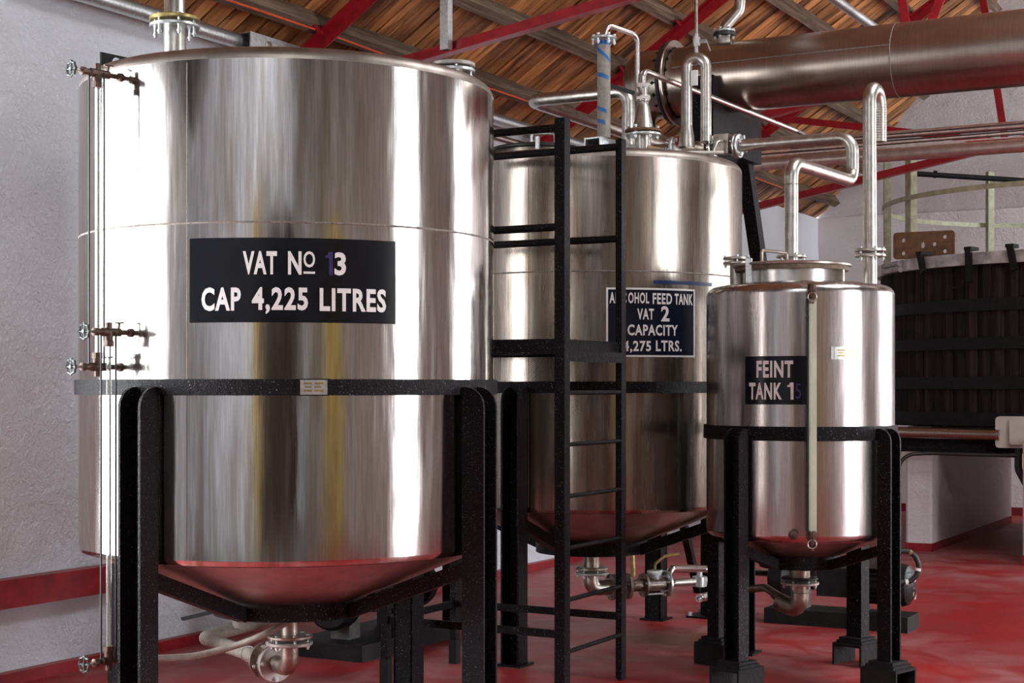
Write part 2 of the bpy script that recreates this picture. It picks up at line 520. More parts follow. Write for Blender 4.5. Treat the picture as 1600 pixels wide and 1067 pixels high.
struct(m.build('wall_right', 'plaster_dim', origin=(WX1, 7, 0)))
m = wall_with_opening('wall_front', 'plaster_dim', 'y', WY0, -.3, WX0, WX1, EAVE, OPEN['front'])
m.prism([(WX0, EAVE), (WX1, EAVE), (WX1, EAVE_R), (RIDGE_X, roof_z(RIDGE_X))], (0, WY0, 0), (1, 0, 0), (0, 0, 1), (0, -1, 0), .3)
struct(m.build('wall_front', 'plaster', origin=(0, WY0, 0)))
# window and door frames
def frame(name, axis, pos, op, bars):
    o0, o1, s, t = op
    m = MB()
    def b(u0, u1, z0, z1):
        c = ((u0 + u1) / 2, (z0 + z1) / 2)
        if axis == 'x': m.box((pos, c[0], c[1]), (.06, u1 - u0, z1 - z0))
        else: m.box((c[0], pos, c[1]), (u1 - u0, .06, z1 - z0))
    b(o0, o0 + .06, s, t); b(o1 - .06, o1, s, t); b(o0 + .06, o1 - .06, t - .06, t)
    if s > .1: b(o0 + .06, o1 - .06, s, s + .06)
    for i in range(1, bars):
        u = o0 + (o1 - o0) * i / bars; b(u - .02, u + .02, s + .06, t - .06)
    return struct(m.build(name, 'wood_dark'))
frame('window_1', 'x', WX0 - .1, OPEN['left'][0], 2)
frame('door_1', 'x', WX1 + .1, OPEN['right'][0], 1)
frame('window_2', 'x', WX1 + .1, OPEN['right'][1], 2)
frame('window_3', 'y', WY1 + .1, OPEN['back'][0], 2)
# plank doors added behind the camera for dark and yellow tank reflections
def plank_door(name, axis, pos, u0, u1, h, mat, n):
    o = None
    w = (u1 - u0) / n
    for k in range(n):
        q = MB(); c = u0 + (k + .5) * w
        q.box((pos, c, h / 2 + .01), (.05, w - .012, h)) if axis == 'x' else q.box((c, pos, h / 2 + .01), (w - .012, .05, h))
        if o is None:
            f = MB()
            for v in (u0 - .05, u1 + .05):
                f.box((pos, v, h / 2 + .04), (.1, .1, h + .08)) if axis == 'x' else f.box((v, pos, h / 2 + .04), (.1, .1, h + .08))
            o = struct(f.build(name, mat))
        q.build('plank', mat, o)
plank_door('added_door_2', 'x', WX1 - .03, -.5, 1.0, 2.9, 'ochre_paint', 8)
plank_door('added_door_3', 'y', WY0 + .03, -.45, 3.0, 3.0, 'wood_dark', 16)
plank_door('added_door_4', 'y', WY0 + .03, -1.0, -.7, 3.0, 'ochre_paint', 2)
# red skirting and the red rail on the left wall
m = MB(); m.box((WX0 + .03, (WY0 + WY1) / 2, .028), (.07, WY1 - WY0, .056))
struct(m.build('baseboard_left', 'red_paint'))
m = MB(); m.box(((WX0 + WX1) / 2, WY1 - .015, .045), (WX1 - WX0 - .1, .03, .09))
struct(m.build('baseboard_back', 'red_paint'))
m = MB(); m.box((WX0 + .055, 4.9, .435), (.085, 2.32, .135))
struct(m.build('trim_1', 'red_paint'))

# roof: plain backing planes, then boards, purlins
HIP_Y = WY1 - (RIDGE_X - WX0)
rz = roof_z(RIDGE_X)
m = MB()
t = .05
E0, E1, RG = EAVE + t, EAVE + t, rz + t
m.add([(WX0, WY0 - .3, E0), (RIDGE_X, WY0 - .3, RG), (RIDGE_X, HIP_Y, RG), (WX0, WY1, E0)], [(0, 1, 2, 3)])
def rs(x, y): return (x, y, roof_z(x) + t)
xa, xb = ADDED_SKYLIGHTS[0][0], ADDED_SKYLIGHTS[0][1]
yc_ = [WY0 - .3] + [v for k in ADDED_SKYLIGHTS for v in k[2:]] + [WY1]
m.add([rs(xb, WY0 - .3), rs(xb, WY1 + .3), rs(WX1 + .3, WY1 + .3), rs(WX1 + .3, WY0 - .3)], [(0, 1, 2, 3)])
m.add([rs(RIDGE_X, WY0 - .3), rs(RIDGE_X, WY1 + .3), rs(xa, WY1 + .3), rs(xa, WY0 - .3)], [(0, 1, 2, 3)])
for k in (0, 2):
    m.add([rs(xa, yc_[k]), rs(xa, yc_[k + 1]), rs(xb, yc_[k + 1]), rs(xb, yc_[k])], [(0, 1, 2, 3)])
m.add([rs(xa, yc_[4]), rs(xa, WY1 + .3), rs(xb, WY1 + .3), rs(xb, yc_[4])], [(0, 1, 2, 3)])
m.add([(RIDGE_X, HIP_Y - .1, RG), (RIDGE_X, WY1 + .3, RG), (RIDGE_X, WY1 + .3, EAVE)], [(0, 1, 2)])
m.add([(WX0 - .5, WY0 - .5, E0), (WX0, WY0 - .5, E0), (WX0, WY1 + .5, E0), (WX0 - .5, WY1 + .5, E0)], [(0, 1, 2, 3)])
m.add([(WX0, WY1, E0), (RIDGE_X, WY1, E0), (RIDGE_X, WY1 + .5, E0), (WX0, WY1 + .5, E0)], [(0, 1, 2, 3)])
ceil = struct(m.build('ceiling', 'wood_dark', origin=(RIDGE_X, 7, EAVE)))
for i, (x0, x1, y0, y1) in enumerate(ADDED_SKYLIGHTS):
    q = MB()
    for (xa_, ya_), (xb_, yb_) in (((x0, y0), (x1, y0)), ((x1, y0), (x1, y1)), ((x1, y1), (x0, y1)), ((x0, y1), (x0, y0))):
        q.bar((xa_, ya_, roof_z(xa_) + .03), (xb_, yb_, roof_z(xb_) + .03), .06, .1)
    struct(q.build('window_%d' % (4 + i), 'wood_dark'))  # frames of the added, unseen skylights
# plastered hip end over the back wall
m = MB()
for dz in (0, .1):
    m.add([(WX0 - .22, WY1 + .02, EAVE + dz), (RIDGE_X, WY1 + .02, EAVE + dz), (RIDGE_X, HIP_Y - .2, rz + .2 * PITCH + dz)], [(0, 1, 2)])
struct(m.build('ceiling', 'plaster_back', origin=(RIDGE_X, WY1, EAVE)))
TH = math.atan(PITCH)
bw = .148
full = None
y = 3.6; i = 0
while y < WY1 - .1:
    yc = y + bw / 2
    xe = RIDGE_X if yc < HIP_Y else WX0 + (WY1 - yc) + random.uniform(.0, .1)
    L = (xe - WX0 + .25) / cos(TH)
    if xe == RIDGE_X and full: me = full
    else:
        q = MB(); g = .005
        q.box((L / 2, 0, .01), (L, bw - 2 * g, .02))
        me = bpy.data.meshes.new('board'); me.from_pydata([tuple(p) for p in q.v], [], q.f); me.update()
        me.materials.append(MATS['wood_board'])
        if xe == RIDGE_X: full = me
    ob = bpy.data.objects.new('board', me); COL.objects.link(ob); ob.parent = ceil
    ob.location = Vector((WX0 - .25, yc, EAVE - .25 * PITCH + random.uniform(-.01, .01))) - ORG[ceil.name]
    ob.rotation_euler = (random.uniform(-.05, .05), -TH, random.uniform(-.001, .001))
    y += bw
PURL = [-5.40 + .45 * k for k in range(10)]
for x in PURL:
    ye = WY1 - (x - WX0) - .05
    y0, y1 = 3.2, ye
    zc = roof_z(x) - .062
    M = Matrix.Rotation(-TH, 3, 'Y')
    q = MB(); q.box((x, (y0 + y1) / 2, zc), (.075, y1 - y0, .115), M)
    q.build('purlin', 'wood_beam', ceil)
# ------------------------------------------------------------------ red steel roof trusses
def truss(y, tie, label, xr, jx=-2.75):
    """tie = (x0, z0, x1, z1) lower chord; rafter follows the slope under the purlins"""
    T = thing('roof_truss', (WX0 + .2, y, EAVE - .25), label, 'roof truss', 'red steel roof trusses')
    off = .165
    def rz_(x): return roof_z(x) - off
    p0, p1 = Vector((WX0 + .02, y, rz_(WX0 + .02))), Vector((xr, y, rz_(xr)))
    w = MB(); w.bar(p0, p1, .1, .012); w.bar(p0 - Vector((0, 0, .045)), p1 - Vector((0, 0, .045)), .012, .085)
    rf = w.build('rafter', 'red_steel', T)
    for x in PURL:
        if x < xr - .1:
            c = MB(); c.box((x + .06, y - .06, roof_z(x) - .115), (.01, .06, .07), Matrix.Rotation(-TH, 3, 'Y'))
            c.build('cleat', 'red_steel', rf)
    x0, z0, x1, z1 = tie
    k = (z1 - z0) / (x1 - x0)
    tz = lambda x: z0 + k * (x - x0)
    a, b = Vector((WX0 + .25, y, tz(WX0 + .25))), Vector((WX1 - .02, y, tz(WX1)))
    w = MB(); w.bar(a, b, .07, .009); w.bar(a + Vector((0, .03, .035)), b + Vector((0, .03, .035)), .009, .07)
    w.build('tie', 'red_steel', T)
    r0, r1 = Vector((RIDGE_X, y, rz_(RIDGE_X))), Vector((WX1 - .02, y, rz_(WX1)))
    w = MB(); w.bar(r0, r1, .1, .012); w.bar(r0 - Vector((0, 0, .045)), r1 - Vector((0, 0, .045)), .012, .085)
    w.build('rafter', 'red_steel', T)
    def strut(q0, q1):
        s = MB(); s.bar(q0, q1, .06, .008, (0, 1, 0)); s.bar(Vector(q0) + Vector((0, .03, 0)), Vector(q1) + Vector((0, .03, 0)), .008, .06, (0, 1, 0))
        s.build('strut', 'red_steel', T)
    J = (jx, y, tz(jx) + .04)
    strut((-4.75, y, rz_(-4.75)), J)
    if xr > -3: strut((-2.98, y, rz_(-2.98)), J)
    if xr > -1.5: strut(J, (-1.9, y, rz_(-1.9)))
    return T
z = lambda v: v + CAM_Z
truss(7.42, (-4.524, z(1.84), -3.358, z(2.01)), 'red steel roof truss nearest, above the biggest tank', RIDGE_X)
truss(10.60, (-4.5, z(1.76), -3.5, z(1.96)), 'red steel roof truss behind the large horizontal condenser', RIDGE_X)
truss(13.6, (-5.09, z(1.595), -3.02, z(1.975)), 'red steel roof truss farthest away, in front of the white end wall', -1.75)
# hanging square tube on the first truss and the orange cable along the lowest purlin
m = MB(); x_ = -4.50
m.box((x_, 7.40, (z(1.86) + roof_z(x_) - .05) / 2), (.05, .05, roof_z(x_) - .05 - z(1.86)))
tag(m.build('roof_hanger', 'galv'), 'grey square steel hanger dropping from roof onto red tie', 'hanger')
m = MB(); xp = PURL[0]
pts = [(xp + .06 + .004 * sin(k), 5 + k * .8, roof_z(xp) - .125 - .012 * (k % 3 == 1)) for k in range(14)]
m.tube(pts, .006, 6)
tag(m.build('orange_cable', 'orange_wire', None, True), 'thin orange cable strung along the lowest roof purlin', 'cable')

# ------------------------------------------------------------------ tank parts
def polar(C, r, az, z): return Vector((C[0] + r * cos(az), C[1] + r * sin(az), z))
def arc_strip(C, r, th, a0, a1, z0, z1, n=24):
    """curved sheet, r inner radius, th thickness"""
    m = MB(); vs = []; fs = []
    for i in range(n + 1):
        a = a0 + (a1 - a0) * i / n
        for rr, zz in ((r, z0), (r + th, z0), (r + th, z1), (r, z1)):
            vs.append(polar(C, rr, a, zz))
    for i in range(n):
        b, e = i * 4, i * 4 + 4
        for k in range(4):
            k2 = (k + 1) % 4
            fs.append((b + k, e + k, e + k2, b + k2))
    fs += [(3, 2, 1, 0), tuple(4 * n + k for k in range(4))]
    return m.add(vs, fs)
def hoop(C, r, th, z0, z1, n=64):
    return MB().lathe([(r, z0), (r + th, z0), (r + th, z1), (r, z1), (r, z0)], (C[0], C[1], 0), n=n)
def channel_leg(C, R, az, w, fl, th, z0, z1):
    """channel section on end, flanges outward, their outer top corners rounded"""
    er = Vector((cos(az), sin(az), 0)); et = Vector((-sin(az), cos(az), 0)); ez = Vector((0, 0, 1))
    o = Vector((C[0], C[1], 0))
    m = MB()
    M = Matrix((er, et, ez)).transposed()
    m.box(o + er * (R + .006 + th / 2) + ez * (z0 + z1) / 2, (th, w, z1 - z0), M)
    r0, r1 = .006, .006 + fl
    cr = fl * .85
    poly = [(R + r0, z0), (R + r1, z0)] + [(R + r1 - cr + cr * cos(t), z1 - cr * .95 + cr * .95 * sin(t)) for t in [k * pi / 12 for k in range(7)]] + [(R + r0, z1)]
    for s in (-1, 1):
        m.prism(poly, o + et * (s * w / 2 - th / 2), er, ez, et, th)
    return m
def text_on(C, R, azc, zc, s, width, height, parent, mat, lift=.004, bold=.012, shift=0.0):
    cu = bpy.data.curves.new('lettering', 'FONT')
    cu.body = s; cu.size = 1.0; cu.offset = bold; cu.extrude = 0.0; cu.resolution_u = 3; cu.space_character = 1.12
    to = bpy.data.objects.new('lettering_curve', cu); COL.objects.link(to)
    dg = bpy.context.evaluated_depsgraph_get(); dg.update()
    me = bpy.data.meshes.new_from_object(to.evaluated_get(dg))
    COL.objects.unlink(to); bpy.data.objects.remove(to)
    xs = [v.co.x for v in me.vertices]; yy = [v.co.y for v in me.vertices]
    x0, x1, y0, y1 = min(xs), max(xs), min(yy), max(yy)
    sx, sy = width / (x1 - x0), height / (y1 - y0)
    m = MB()
    vs = []
    for v in me.vertices:
        u = (v.co.x - (x0 + x1) / 2) * sx + shift; h = (v.co.y - (y0 + y1) / 2) * sy
        vs.append(polar(C, R + lift, azc + u / R, zc + h))
    m.add(vs, [tuple(p.vertices) for p in me.polygons])
    n = len(m.v)
    bpy.data.meshes.remove(me)
    return m.build('lettering', mat, parent)
def arms_and_ring(T, C, R, zb, slope, ring_r, ring_h, angs, w=.05, h=.06):
    zr = zb - slope * (R - ring_r)
    hoop(C, ring_r - .012, .012, zr - ring_h, zr + .004, 40).build('cone_ring', 'black_paint', T, True)
    for az in angs:
        er = Vector((cos(az), sin(az), 0)); ez = Vector((0, 0, 1)); et = Vector((-sin(az), cos(az), 0))
        q = [(R + .012, zb - .02), (ring_r, zr - .012), (ring_r, zr - .012 - h), (R + .012, zb - .02 - h)]
        MB().prism(q, Vector((C[0], C[1], 0)) - et * w / 2, er, ez, et, w).build('cone_arm', 'black_paint', T)
    return zr
def big_tank(name, C, label, steel, seam_az, brace=True):
    R = .83; zb, zt, rk = .765, 2.575, .052
    T = thing(name, (C[0], C[1], 0), label, 'tank')
    prof = [(R - .02, zb), (R - .006, zb + .004), (R, zb + .02)]
    prof += [(R, zb + .024)] + [(R, zb + (zt - zb) * k / 8) for k in range(1, 8)] + [(R, zt - .004), (R, zt)]
    prof += [(R - rk + rk * cos(t), zt + rk * .95 * sin(t)) for t in [pi / 2 * k / 8 for k in range(1, 8)]]
    prof += [(R * .8, zt + rk + .006), (R * .5, zt + rk + .03), (R * .2, zt + rk + .045), (0, zt + rk + .05)]
    kk_ = 3 + 10 - 1
    MB().lathe(prof[:kk_ + 1], (C[0], C[1], 0), n=128).build('shell', steel, T, True, 50)
    MB().lathe(prof[kk_:], (C[0], C[1], 0), n=128).build('top_head', 'steel_head', T, True, 50)
    sl = .389
    MB().lathe([(R - .012, zb + .004), (R * .6, zb - sl * R * .4), (.31, zb - sl * (R - .31)), (.06, zb - sl * (R - .06)), (0, zb - sl * (R - .06))], (C[0], C[1], 0), n=96).build('cone', 'steel_cone', T, True, 50)
    MB().lathe([(R - .001, 1.988), (R + .001, 1.99), (R + .0016, 1.993), (R + .001, 1.996), (R - .001, 1.998)], (C[0], C[1], 0), n=96).build('weld_seam', 'seam', T, True)
    arc_strip(C, R - .001, .0018, seam_az - .002, seam_az + .002, zb + .03, zt - .01, 2).build('weld_seam', 'seam', T)
    hoop(C, R, .016, 1.378, 1.436, 96).build('band', 'black_paint', T, True)
    angs = [-pi / 2, 0, pi / 2, pi]
    for az in angs:
        lg = channel_leg(C, R + .01, az, .094, .094, .011, .012, 1.408).build('leg', 'black_paint', T)
        er = Vector((cos(az), sin(az), 0)); et = Vector((-sin(az), cos(az), 0))
        pc = Vector((C[0], C[1], .006)) + er * (R + .065)
        M = Matrix((er, et, Vector((0, 0, 1)))).transposed()
        MB().box(pc, (.15, .15, .012), M).build('foot_plate', 'black_paint', lg)
    zr = arms_and_ring(T, C, R, zb, sl, .31, .068, angs)
    return T, R, zr

A13 = Vector((-3.878, 5.153)); A2 = Vector((-3.832, 7.857)); AF = Vector((-2.462, 7.357))
# ------------------------------------------------------------------ first tank
T13, R, zr = big_tank('steel_tank', A13, 'large stainless steel tank with black sign reading VAT No 13', 'steel_tank', az_of(A13, .83, 292))
a0, a1 = az_of(A13, R, 297), az_of(A13, R, 617)
sg = arc_strip(A13, R + .0005, .003, a0, a1, 1.637, 1.937, 32).build('sign', 'sign_black', T13, True)
Wd = (a1 - a0) * R
def az13(px): return az_of(A13, R, px)
def put(s, p0, p1, zc, h, mat='letter', C=A13, RR=None, par=None, bold=.012):
    RR = RR or R
    b0, b1 = az_of(C, RR, p0), az_of(C, RR, p1)
    return text_on(C, RR, (b0 + b1) / 2, zc, s, (b1 - b0) * RR, h, par, mat, .0065, bold)
z13 = lambda py: CAM_Z + (HOR - py) * 5.565 / FPX
zc1, zc2 = z13(411), z13(467.5)
put('VAT', 380, 433, zc1, .083, par=sg, bold=.034)
put('N', 450, 471, zc1, .083, par=sg, bold=.034)
put('O', 474, 492, z13(405), .058, par=sg, bold=.016)
arc_strip(A13, R + .0035, .001, az13(474), az13(492), z13(427.5), z13(424), 4).build('lettering', 'letter', sg)
put('3', 522, 540, zc1, .083, par=sg, bold=.034)
arc_strip(A13, R + .0035, .0012, az13(509), az13(514), z13(399.5), z13(398), 2).build('lettering', 'letter', sg)
put('CAP', 316, 377, zc2, .084, par=sg, bold=.034)
put('4,225', 394, 481, z13(470), .096, par=sg, bold=.034)
put('LITRES', 499, 602, zc2, .084, par=sg, bold=.034)
def figure_one(C, RR, p0, p1, zc, h, par, mat):
    b0, b1 = az_of(C, RR, p0), az_of(C, RR, p1)
    k = b1 - b0
    m = arc_strip(C, RR + .0036, .0016, b0 + k * .52, b1, zc - h / 2, zc + h / 2, 2)
    q = [(0, .24), (.52, .24), (.52, .5), (.42, .5), (.3, .36), (0, .36)]
    vs = [polar(C, RR + .0052, b0 + k * u, zc + h * v) for u, v in q]
    m.add(vs, [tuple(range(6))])
    return m.build('lettering', mat, par)
figure_one(A13, R, 508, 519.5, zc1, .083, sg, 'ghost')
# maker's plate on the band
def name_plate(T, C, RR, p0, p1, z0, z1, holder=True):
    b0, b1 = az_of(C, RR, p0), az_of(C, RR, p1)
    k = (b1 - b0)
    if holder: arc_strip(C, RR - .002, .006, b0 - k * .12, b1 + k * .12, z0 - .004, z1 + .004, 6).build('plate_holder', 'black_paint' if holder == 1 else 'galv', T)
    pl = arc_strip(C, RR + .003, .003, b0, b1, z0, z1, 6).build('name_plate', 'galv', T)
    rows = 3
    for i in range(rows):
        zz = z0 + (z1 - z0) * (.2 + .25 * i)
        arc_strip(C, RR + .0055, .0015, b0 + k * (.12 + .05 * (i % 2)), b0 + k * .42, zz, zz + (z1 - z0) * .13, 3).build('engraved_line', 'plate_brass', pl)
        arc_strip(C, RR + .0055, .0015, b0 + k * .52, b0 + k * (.86 - .08 * (i % 2)), zz, zz + (z1 - z0) * .13, 3).build('engraved_line', 'plate_brass', pl)
name_plate(T13, A13, R + .016, 469, 511, 1.381, 1.433, 1)
# nozzles on the top head
def nozzle(T, c, r_pipe, z0, z1, r_fl, mat='steel_pipe', nb=4, fmat='galv', gap=True, bl=.06):
    MB().lathe([(r_pipe, z0), (r_pipe, z1)], (c[0], c[1], 0), n=20).build('nozzle', mat, T, True)
    return flange(T, (c[0], c[1], z1 + .007), (0, 0, 1), r_fl, .014, nb, fmat, 0, True, bl, 'galv', .002)
c1 = Pz(273, 6.15, 0)
nozzle(T13, c1, .043, 2.58, 2.815, .098, nb=6, bl=.075)
RP = thing('riser_pipe', (c1.x, c1.y, 2.84), 'vertical steel riser pipe flanged onto top left of VAT No 13', 'pipe')
flange(RP, (c1.x, c1.y, 2.849), (0, 0, 1), .098, .016, 0, 'plate_brass', 0, False)
MB().lathe([(.0, 2.855), (.047, 2.855), (.047, 2.87), (.041, 2.88), (.041, 4.35)], (c1.x, c1.y, 0), n=24).build('riser', 'steel_pipe', RP, True)
c2 = Pz(708, 6.25, 0)
fl = nozzle(T13, c2, .035, 2.6, 2.66, .088, nb=5, bl=.06)
fb = flange(T13, (c2.x, c2.y, 2.69), (0, 0, 1), .088, .016, 0, 'rim_metal', 0, False)
MB().cyl((c2.x, c2.y, 2.698), (c2.x, c2.y, 2.712), .022, n=6).build('plug', 'rim_metal', fb)
# lifting bracket plate with a slot, on the wall side
def holed_plate(name, w, h, holes, th, M, origin, mat, parent=None, rnd=.0):
    """flat plate with round or oval holes in it: outline minus holes, given thickness"""
    cu = bpy.data.curves.new(name, 'CURVE'); cu.dimensions = '2D'; cu.fill_mode = 'BOTH'; cu.extrude = th / 2
    def poly(pts):
        sp = cu.splines.new('POLY'); sp.points.add(len(pts) - 1); sp.use_cyclic_u = True
        for p, q in zip(sp.points, pts): p.co = (q[0], q[1], 0, 1)
    if rnd:
        pts = []
        for cx, cy, s in ((w - rnd, rnd, -pi / 2), (w - rnd, h - rnd, 0), (rnd, h - rnd, pi / 2), (rnd, rnd, pi)):
            pts += [(cx + rnd * cos(s + k * pi / 8), cy + rnd * sin(s + k * pi / 8)) for k in range(5)]
        poly(pts)
    else: poly([(0, 0), (w, 0), (w, h), (0, h)])
    for cx, cy, rx, ry in holes:
        poly([(cx + rx * cos(2 * pi * k / 16), cy + ry * sin(2 * pi * k / 16)) for k in range(16)])
    to = bpy.data.objects.new(name, cu); COL.objects.link(to)
    dg = bpy.context.evaluated_depsgraph_get(); dg.update()
    me = bpy.data.meshes.new_from_object(to.evaluated_get(dg))
    COL.objects.unlink(to); bpy.data.objects.remove(to)
    q = MB(); q.add([Vector(origin) + M @ v.co for v in me.vertices], [tuple(p.vertices) for p in me.polygons])
    bpy.data.meshes.remove(me)
    return q.build(name, mat, parent)
pl0 = P(157, 106, 6.35)
Mx = Matrix((Vector((.12, .99, 0)).normalized(), Vector((0, 0, 1)), Vector((1, 0, 0)))).transposed()
holed_plate('lifting_plate', .5, .08, [(.085, .045, .03, .027)], .008, Mx, (pl0.x, pl0.y, 2.685), 'iron_hook', T13)

# level gauges on the left flank: valves, guard rods, glass
def handwheel(m_parent, c, axis, r):
    w = Vector(axis).normalized(); u = w.orthogonal().normalized(); v = w.cross(u)
    m = MB()
    rim = [Vector(c) + (u * cos(t) + v * sin(t)) * r * (1 + .10 * cos(8 * t)) for t in [2 * pi * k / 32 for k in range(32)]]
    m.tube(rim, r * .17, 6, True)
    for k in range(4):
        t = pi / 4 + k * pi / 2
        m.cyl(Vector(c), Vector(c) + (u * cos(t) + v * sin(t)) * r, r * .13, n=6)
    m.cyl(Vector(c) - w * r * .2, Vector(c) + w * r * .25, r * .28, n=8)
    return m.build('handwheel', 'wheel_iron', m_parent, True)
def gauge_valve(T, C, az, zc, Rt, up, stub=.04, cock=True, long=1.0):
    """valve body on the radial line at az; glass socket points up (+1) or down (-1)"""
    er = Vector((cos(az), sin(az), 0)); o = Vector((C[0], C[1], zc)); ez = Vector((0, 0, 1))
    s = .82
    def q(r): return o + er * (Rt + r)
    m = MB()
    prof = [(0, 0), (.02 * s, 0), (.02 * s, .008), (.012 * s, .012), (.012 * s, .045), (.019 * s, .05), (.019 * s, .13 * long), (.014 * s, .135 * long), (.014 * s, .15 * long), (.018 * s, .152 * long), (.018 * s, .168 * long), (.007, .172 * long), (0, .172 * long)]
    m.lathe(prof, q(0), er, 14)
    m.cyl(q(.10) - ez * up * .005, q(.10) + ez * up * .05, .016, n=12)
    m.cyl(q(.10) + ez * up * .03, q(.10) + ez * up * .052, .02, n=6)
    m.cyl(q(.10) - ez * up * .035, q(.10), .012, n=10)
    if cock:
        m.bar(q(.055) + ez * .012, q(.052) + ez * .034, .007, .007)
        m.bar(q(.035) + ez * .036, q(.07) + ez * .034, .01, .006)
    vb = m.build('gauge_valve', 'brass', T, True)
    MB().cyl(q(.16 * long), q(.205 * long), .005, n=8).build('stem', 'steel_dirty', vb)
    handwheel(vb, q(.21 * long), er, .026)
    return q(.10)
def gauge(T, C, az, z_lo, z_hi, Rt):
    er = Vector((cos(az), sin(az), 0)); et = Vector((-sin(az), cos(az), 0))
    a = gauge_valve(T, C, az, z_hi, Rt, -1); b = gauge_valve(T, C, az, z_lo, Rt, 1)
    MB().cyl(b + Vector((0, 0, .04)), a - Vector((0, 0, .04)), .009, n=12).build('gauge_glass', 'gauge_glass', T, True)
    for dr, dt in ((.035, 0.0), (-.012, .024), (-.012, -.024)):
        MB().cyl(b + er * dr + et * dt, a + er * dr + et * dt, .004, n=6).build('guard_rod', 'rubber', T, True)
gz = lambda py: CAM_Z + (HOR - py) * 5.64 / FPX
azU = az_of(A13, R, 188); azL = az_of(A13, R, 204)
gauge(T13, A13, azU, gz(573), gz(112), R)
gauge(T13, A13, azL, gz(1031), gz(519), R)
# bottom outlet under the cone
def bottom_outlet(T, C, z_top, r_neck, z_fl, r_fl, nb=6):
    MB().cyl((C[0], C[1], z_fl + .02), (C[0], C[1], z_top), r_neck, n=18).build('outlet_neck', 'steel_dirty', T, True)
    flange(T, (C[0], C[1], z_fl + .016), (0, 0, 1), r_fl, .014, 0, 'steel_dirty', 0, False)
zc_ = lambda py, d: CAM_Z + (HOR - py) * d / FPX
zf = zc_(1000, 6.385)
bottom_outlet(T13, A13, .47, .036, zf, .093)
D1 = thing('drain_pipe', (A13.x, A13.y, .2), 'rusty flanged drain elbow and pipe under VAT No 13', 'pipe')
flange(D1, (A13.x, A13.y, zf - .012), (0, 0, 1), .093, .014, 6, 'rim_metal', 0, True, .055, 'rim_metal', .01)
d1 = Vector((-.88, .474, 0)).normalized()
zl = .262
O = Vector((A13.x, A13.y, zl))
pipe('elbow', [(A13.x, A13.y, zf - .015), O, O + d1 * .13], .036, 'steel_dirty', D1, .085)
flange(D1, O + d1 * .135, d1, .078, .013, 4, 'rim_metal', 0, True, .05, 'galv', .01, br=.011, phase=.8)
flange(D1, O + d1 * .15, d1, .078, .013, 0, 'steel_dirty', 0, False)
MB().cyl(O + d1 * .155, O + d1 * .235, .045, n=16).build('valve_body', 'steel_dirty', D1, True)
flange(D1, O + d1 * .24, d1, .078, .013, 4, 'steel_dirty', 0, True, .05, 'galv', 0)
MB().cyl(O + d1 * .195, O + d1 * .195 + Vector((0, 0, .085)), .02, n=12).build('valve_neck', 'steel_dirty', D1, True)
Q = O + d1 * .93
pipe('run', [O + d1 * .245, Q, Vector((-4.74, 6.665, .3))], .031, 'hose', D1, .06)
MB().cyl(O + d1 * .42, O + d1 * .43, .034, n=16).build('clip', 'galv', D1, True)
H = thing('drain_hose', (A13.x, A13.y, .2), 'thin grey flexible hose curving below VAT No 13', 'hose')
hp = [P(205, 1026, 6.0), P(240, 1029, 6.05), P(300, 1026, 6.15), P(360, 1012, 6.2), P(410, 993, 6.15), P(436, 979, 6.2), P(455, 968, 6.3)]
pipe('hose', hp, .0135, 'hose', H, .2)
# lever valve on the return run by the wall
b = Q + Vector((.03, .22, .02))
vb2 = MB().lathe([(.035, 0), (.035, .04), (.055, .045), (.055, .06), (.032, .065), (.032, .1), (.05, .105), (.05, .115), (0, .115)], b, n=16).build('valve_bonnet', 'hose', D1, True)
MB().bar(P(285, 967, 7.2), P(345, 953, 7.35), .022, .014).build('lever', 'rubber', vb2)

# ------------------------------------------------------------------ second tank
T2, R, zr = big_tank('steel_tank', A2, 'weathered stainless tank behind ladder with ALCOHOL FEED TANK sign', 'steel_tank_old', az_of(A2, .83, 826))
a0, a1 = az_of(A2, R, 947), az_of(A2, R, 1085)
z2 = lambda py: CAM_Z + (HOR - py) * 7.92 / FPX
sg2 = arc_strip(A2, R + .0005, .003, a0, a1, z2(557.5), z2(449.5), 16).build('sign', 'letter', T2, True)
arc_strip(A2, R + .002, .0025, a0 + .012, a1 - .012, z2(554.5), z2(452.5), 16).build('sign_face', 'sign_navy', sg2, True)
for s, p0, p1, py, h in (('AL', 952, 966.5, 465.5, .056), ('C', 968, 978.5, 465.5, .056), ('OHOL', 981, 1013.5, 465.5, .056), ('FEED', 1019, 1049, 466, .056), ('TANK', 1053, 1081, 466, .056), ('VAT', 995, 1021, 490.5, .056), ('2', 1032, 1045, 489.5, .078),
                      ('CAPACITY', 980, 1058, 515.5, .056), ('4,275', 973, 1016.5, 542, .062), ('LTRS.', 1024, 1064, 540, .056)):
    put(s, p0, p1, z2(py), h, 'letter', A2, R, sg2, .03)
for p0, p1, py in ((1021, 1112, 440),):
    arc_strip(A2, R, .002, az_of(A2, R, p0), az_of(A2, R, p1), z2(py) - .009, z2(py) + .009, 12).build('tape_strip', 'blue_tape_dark', T2)
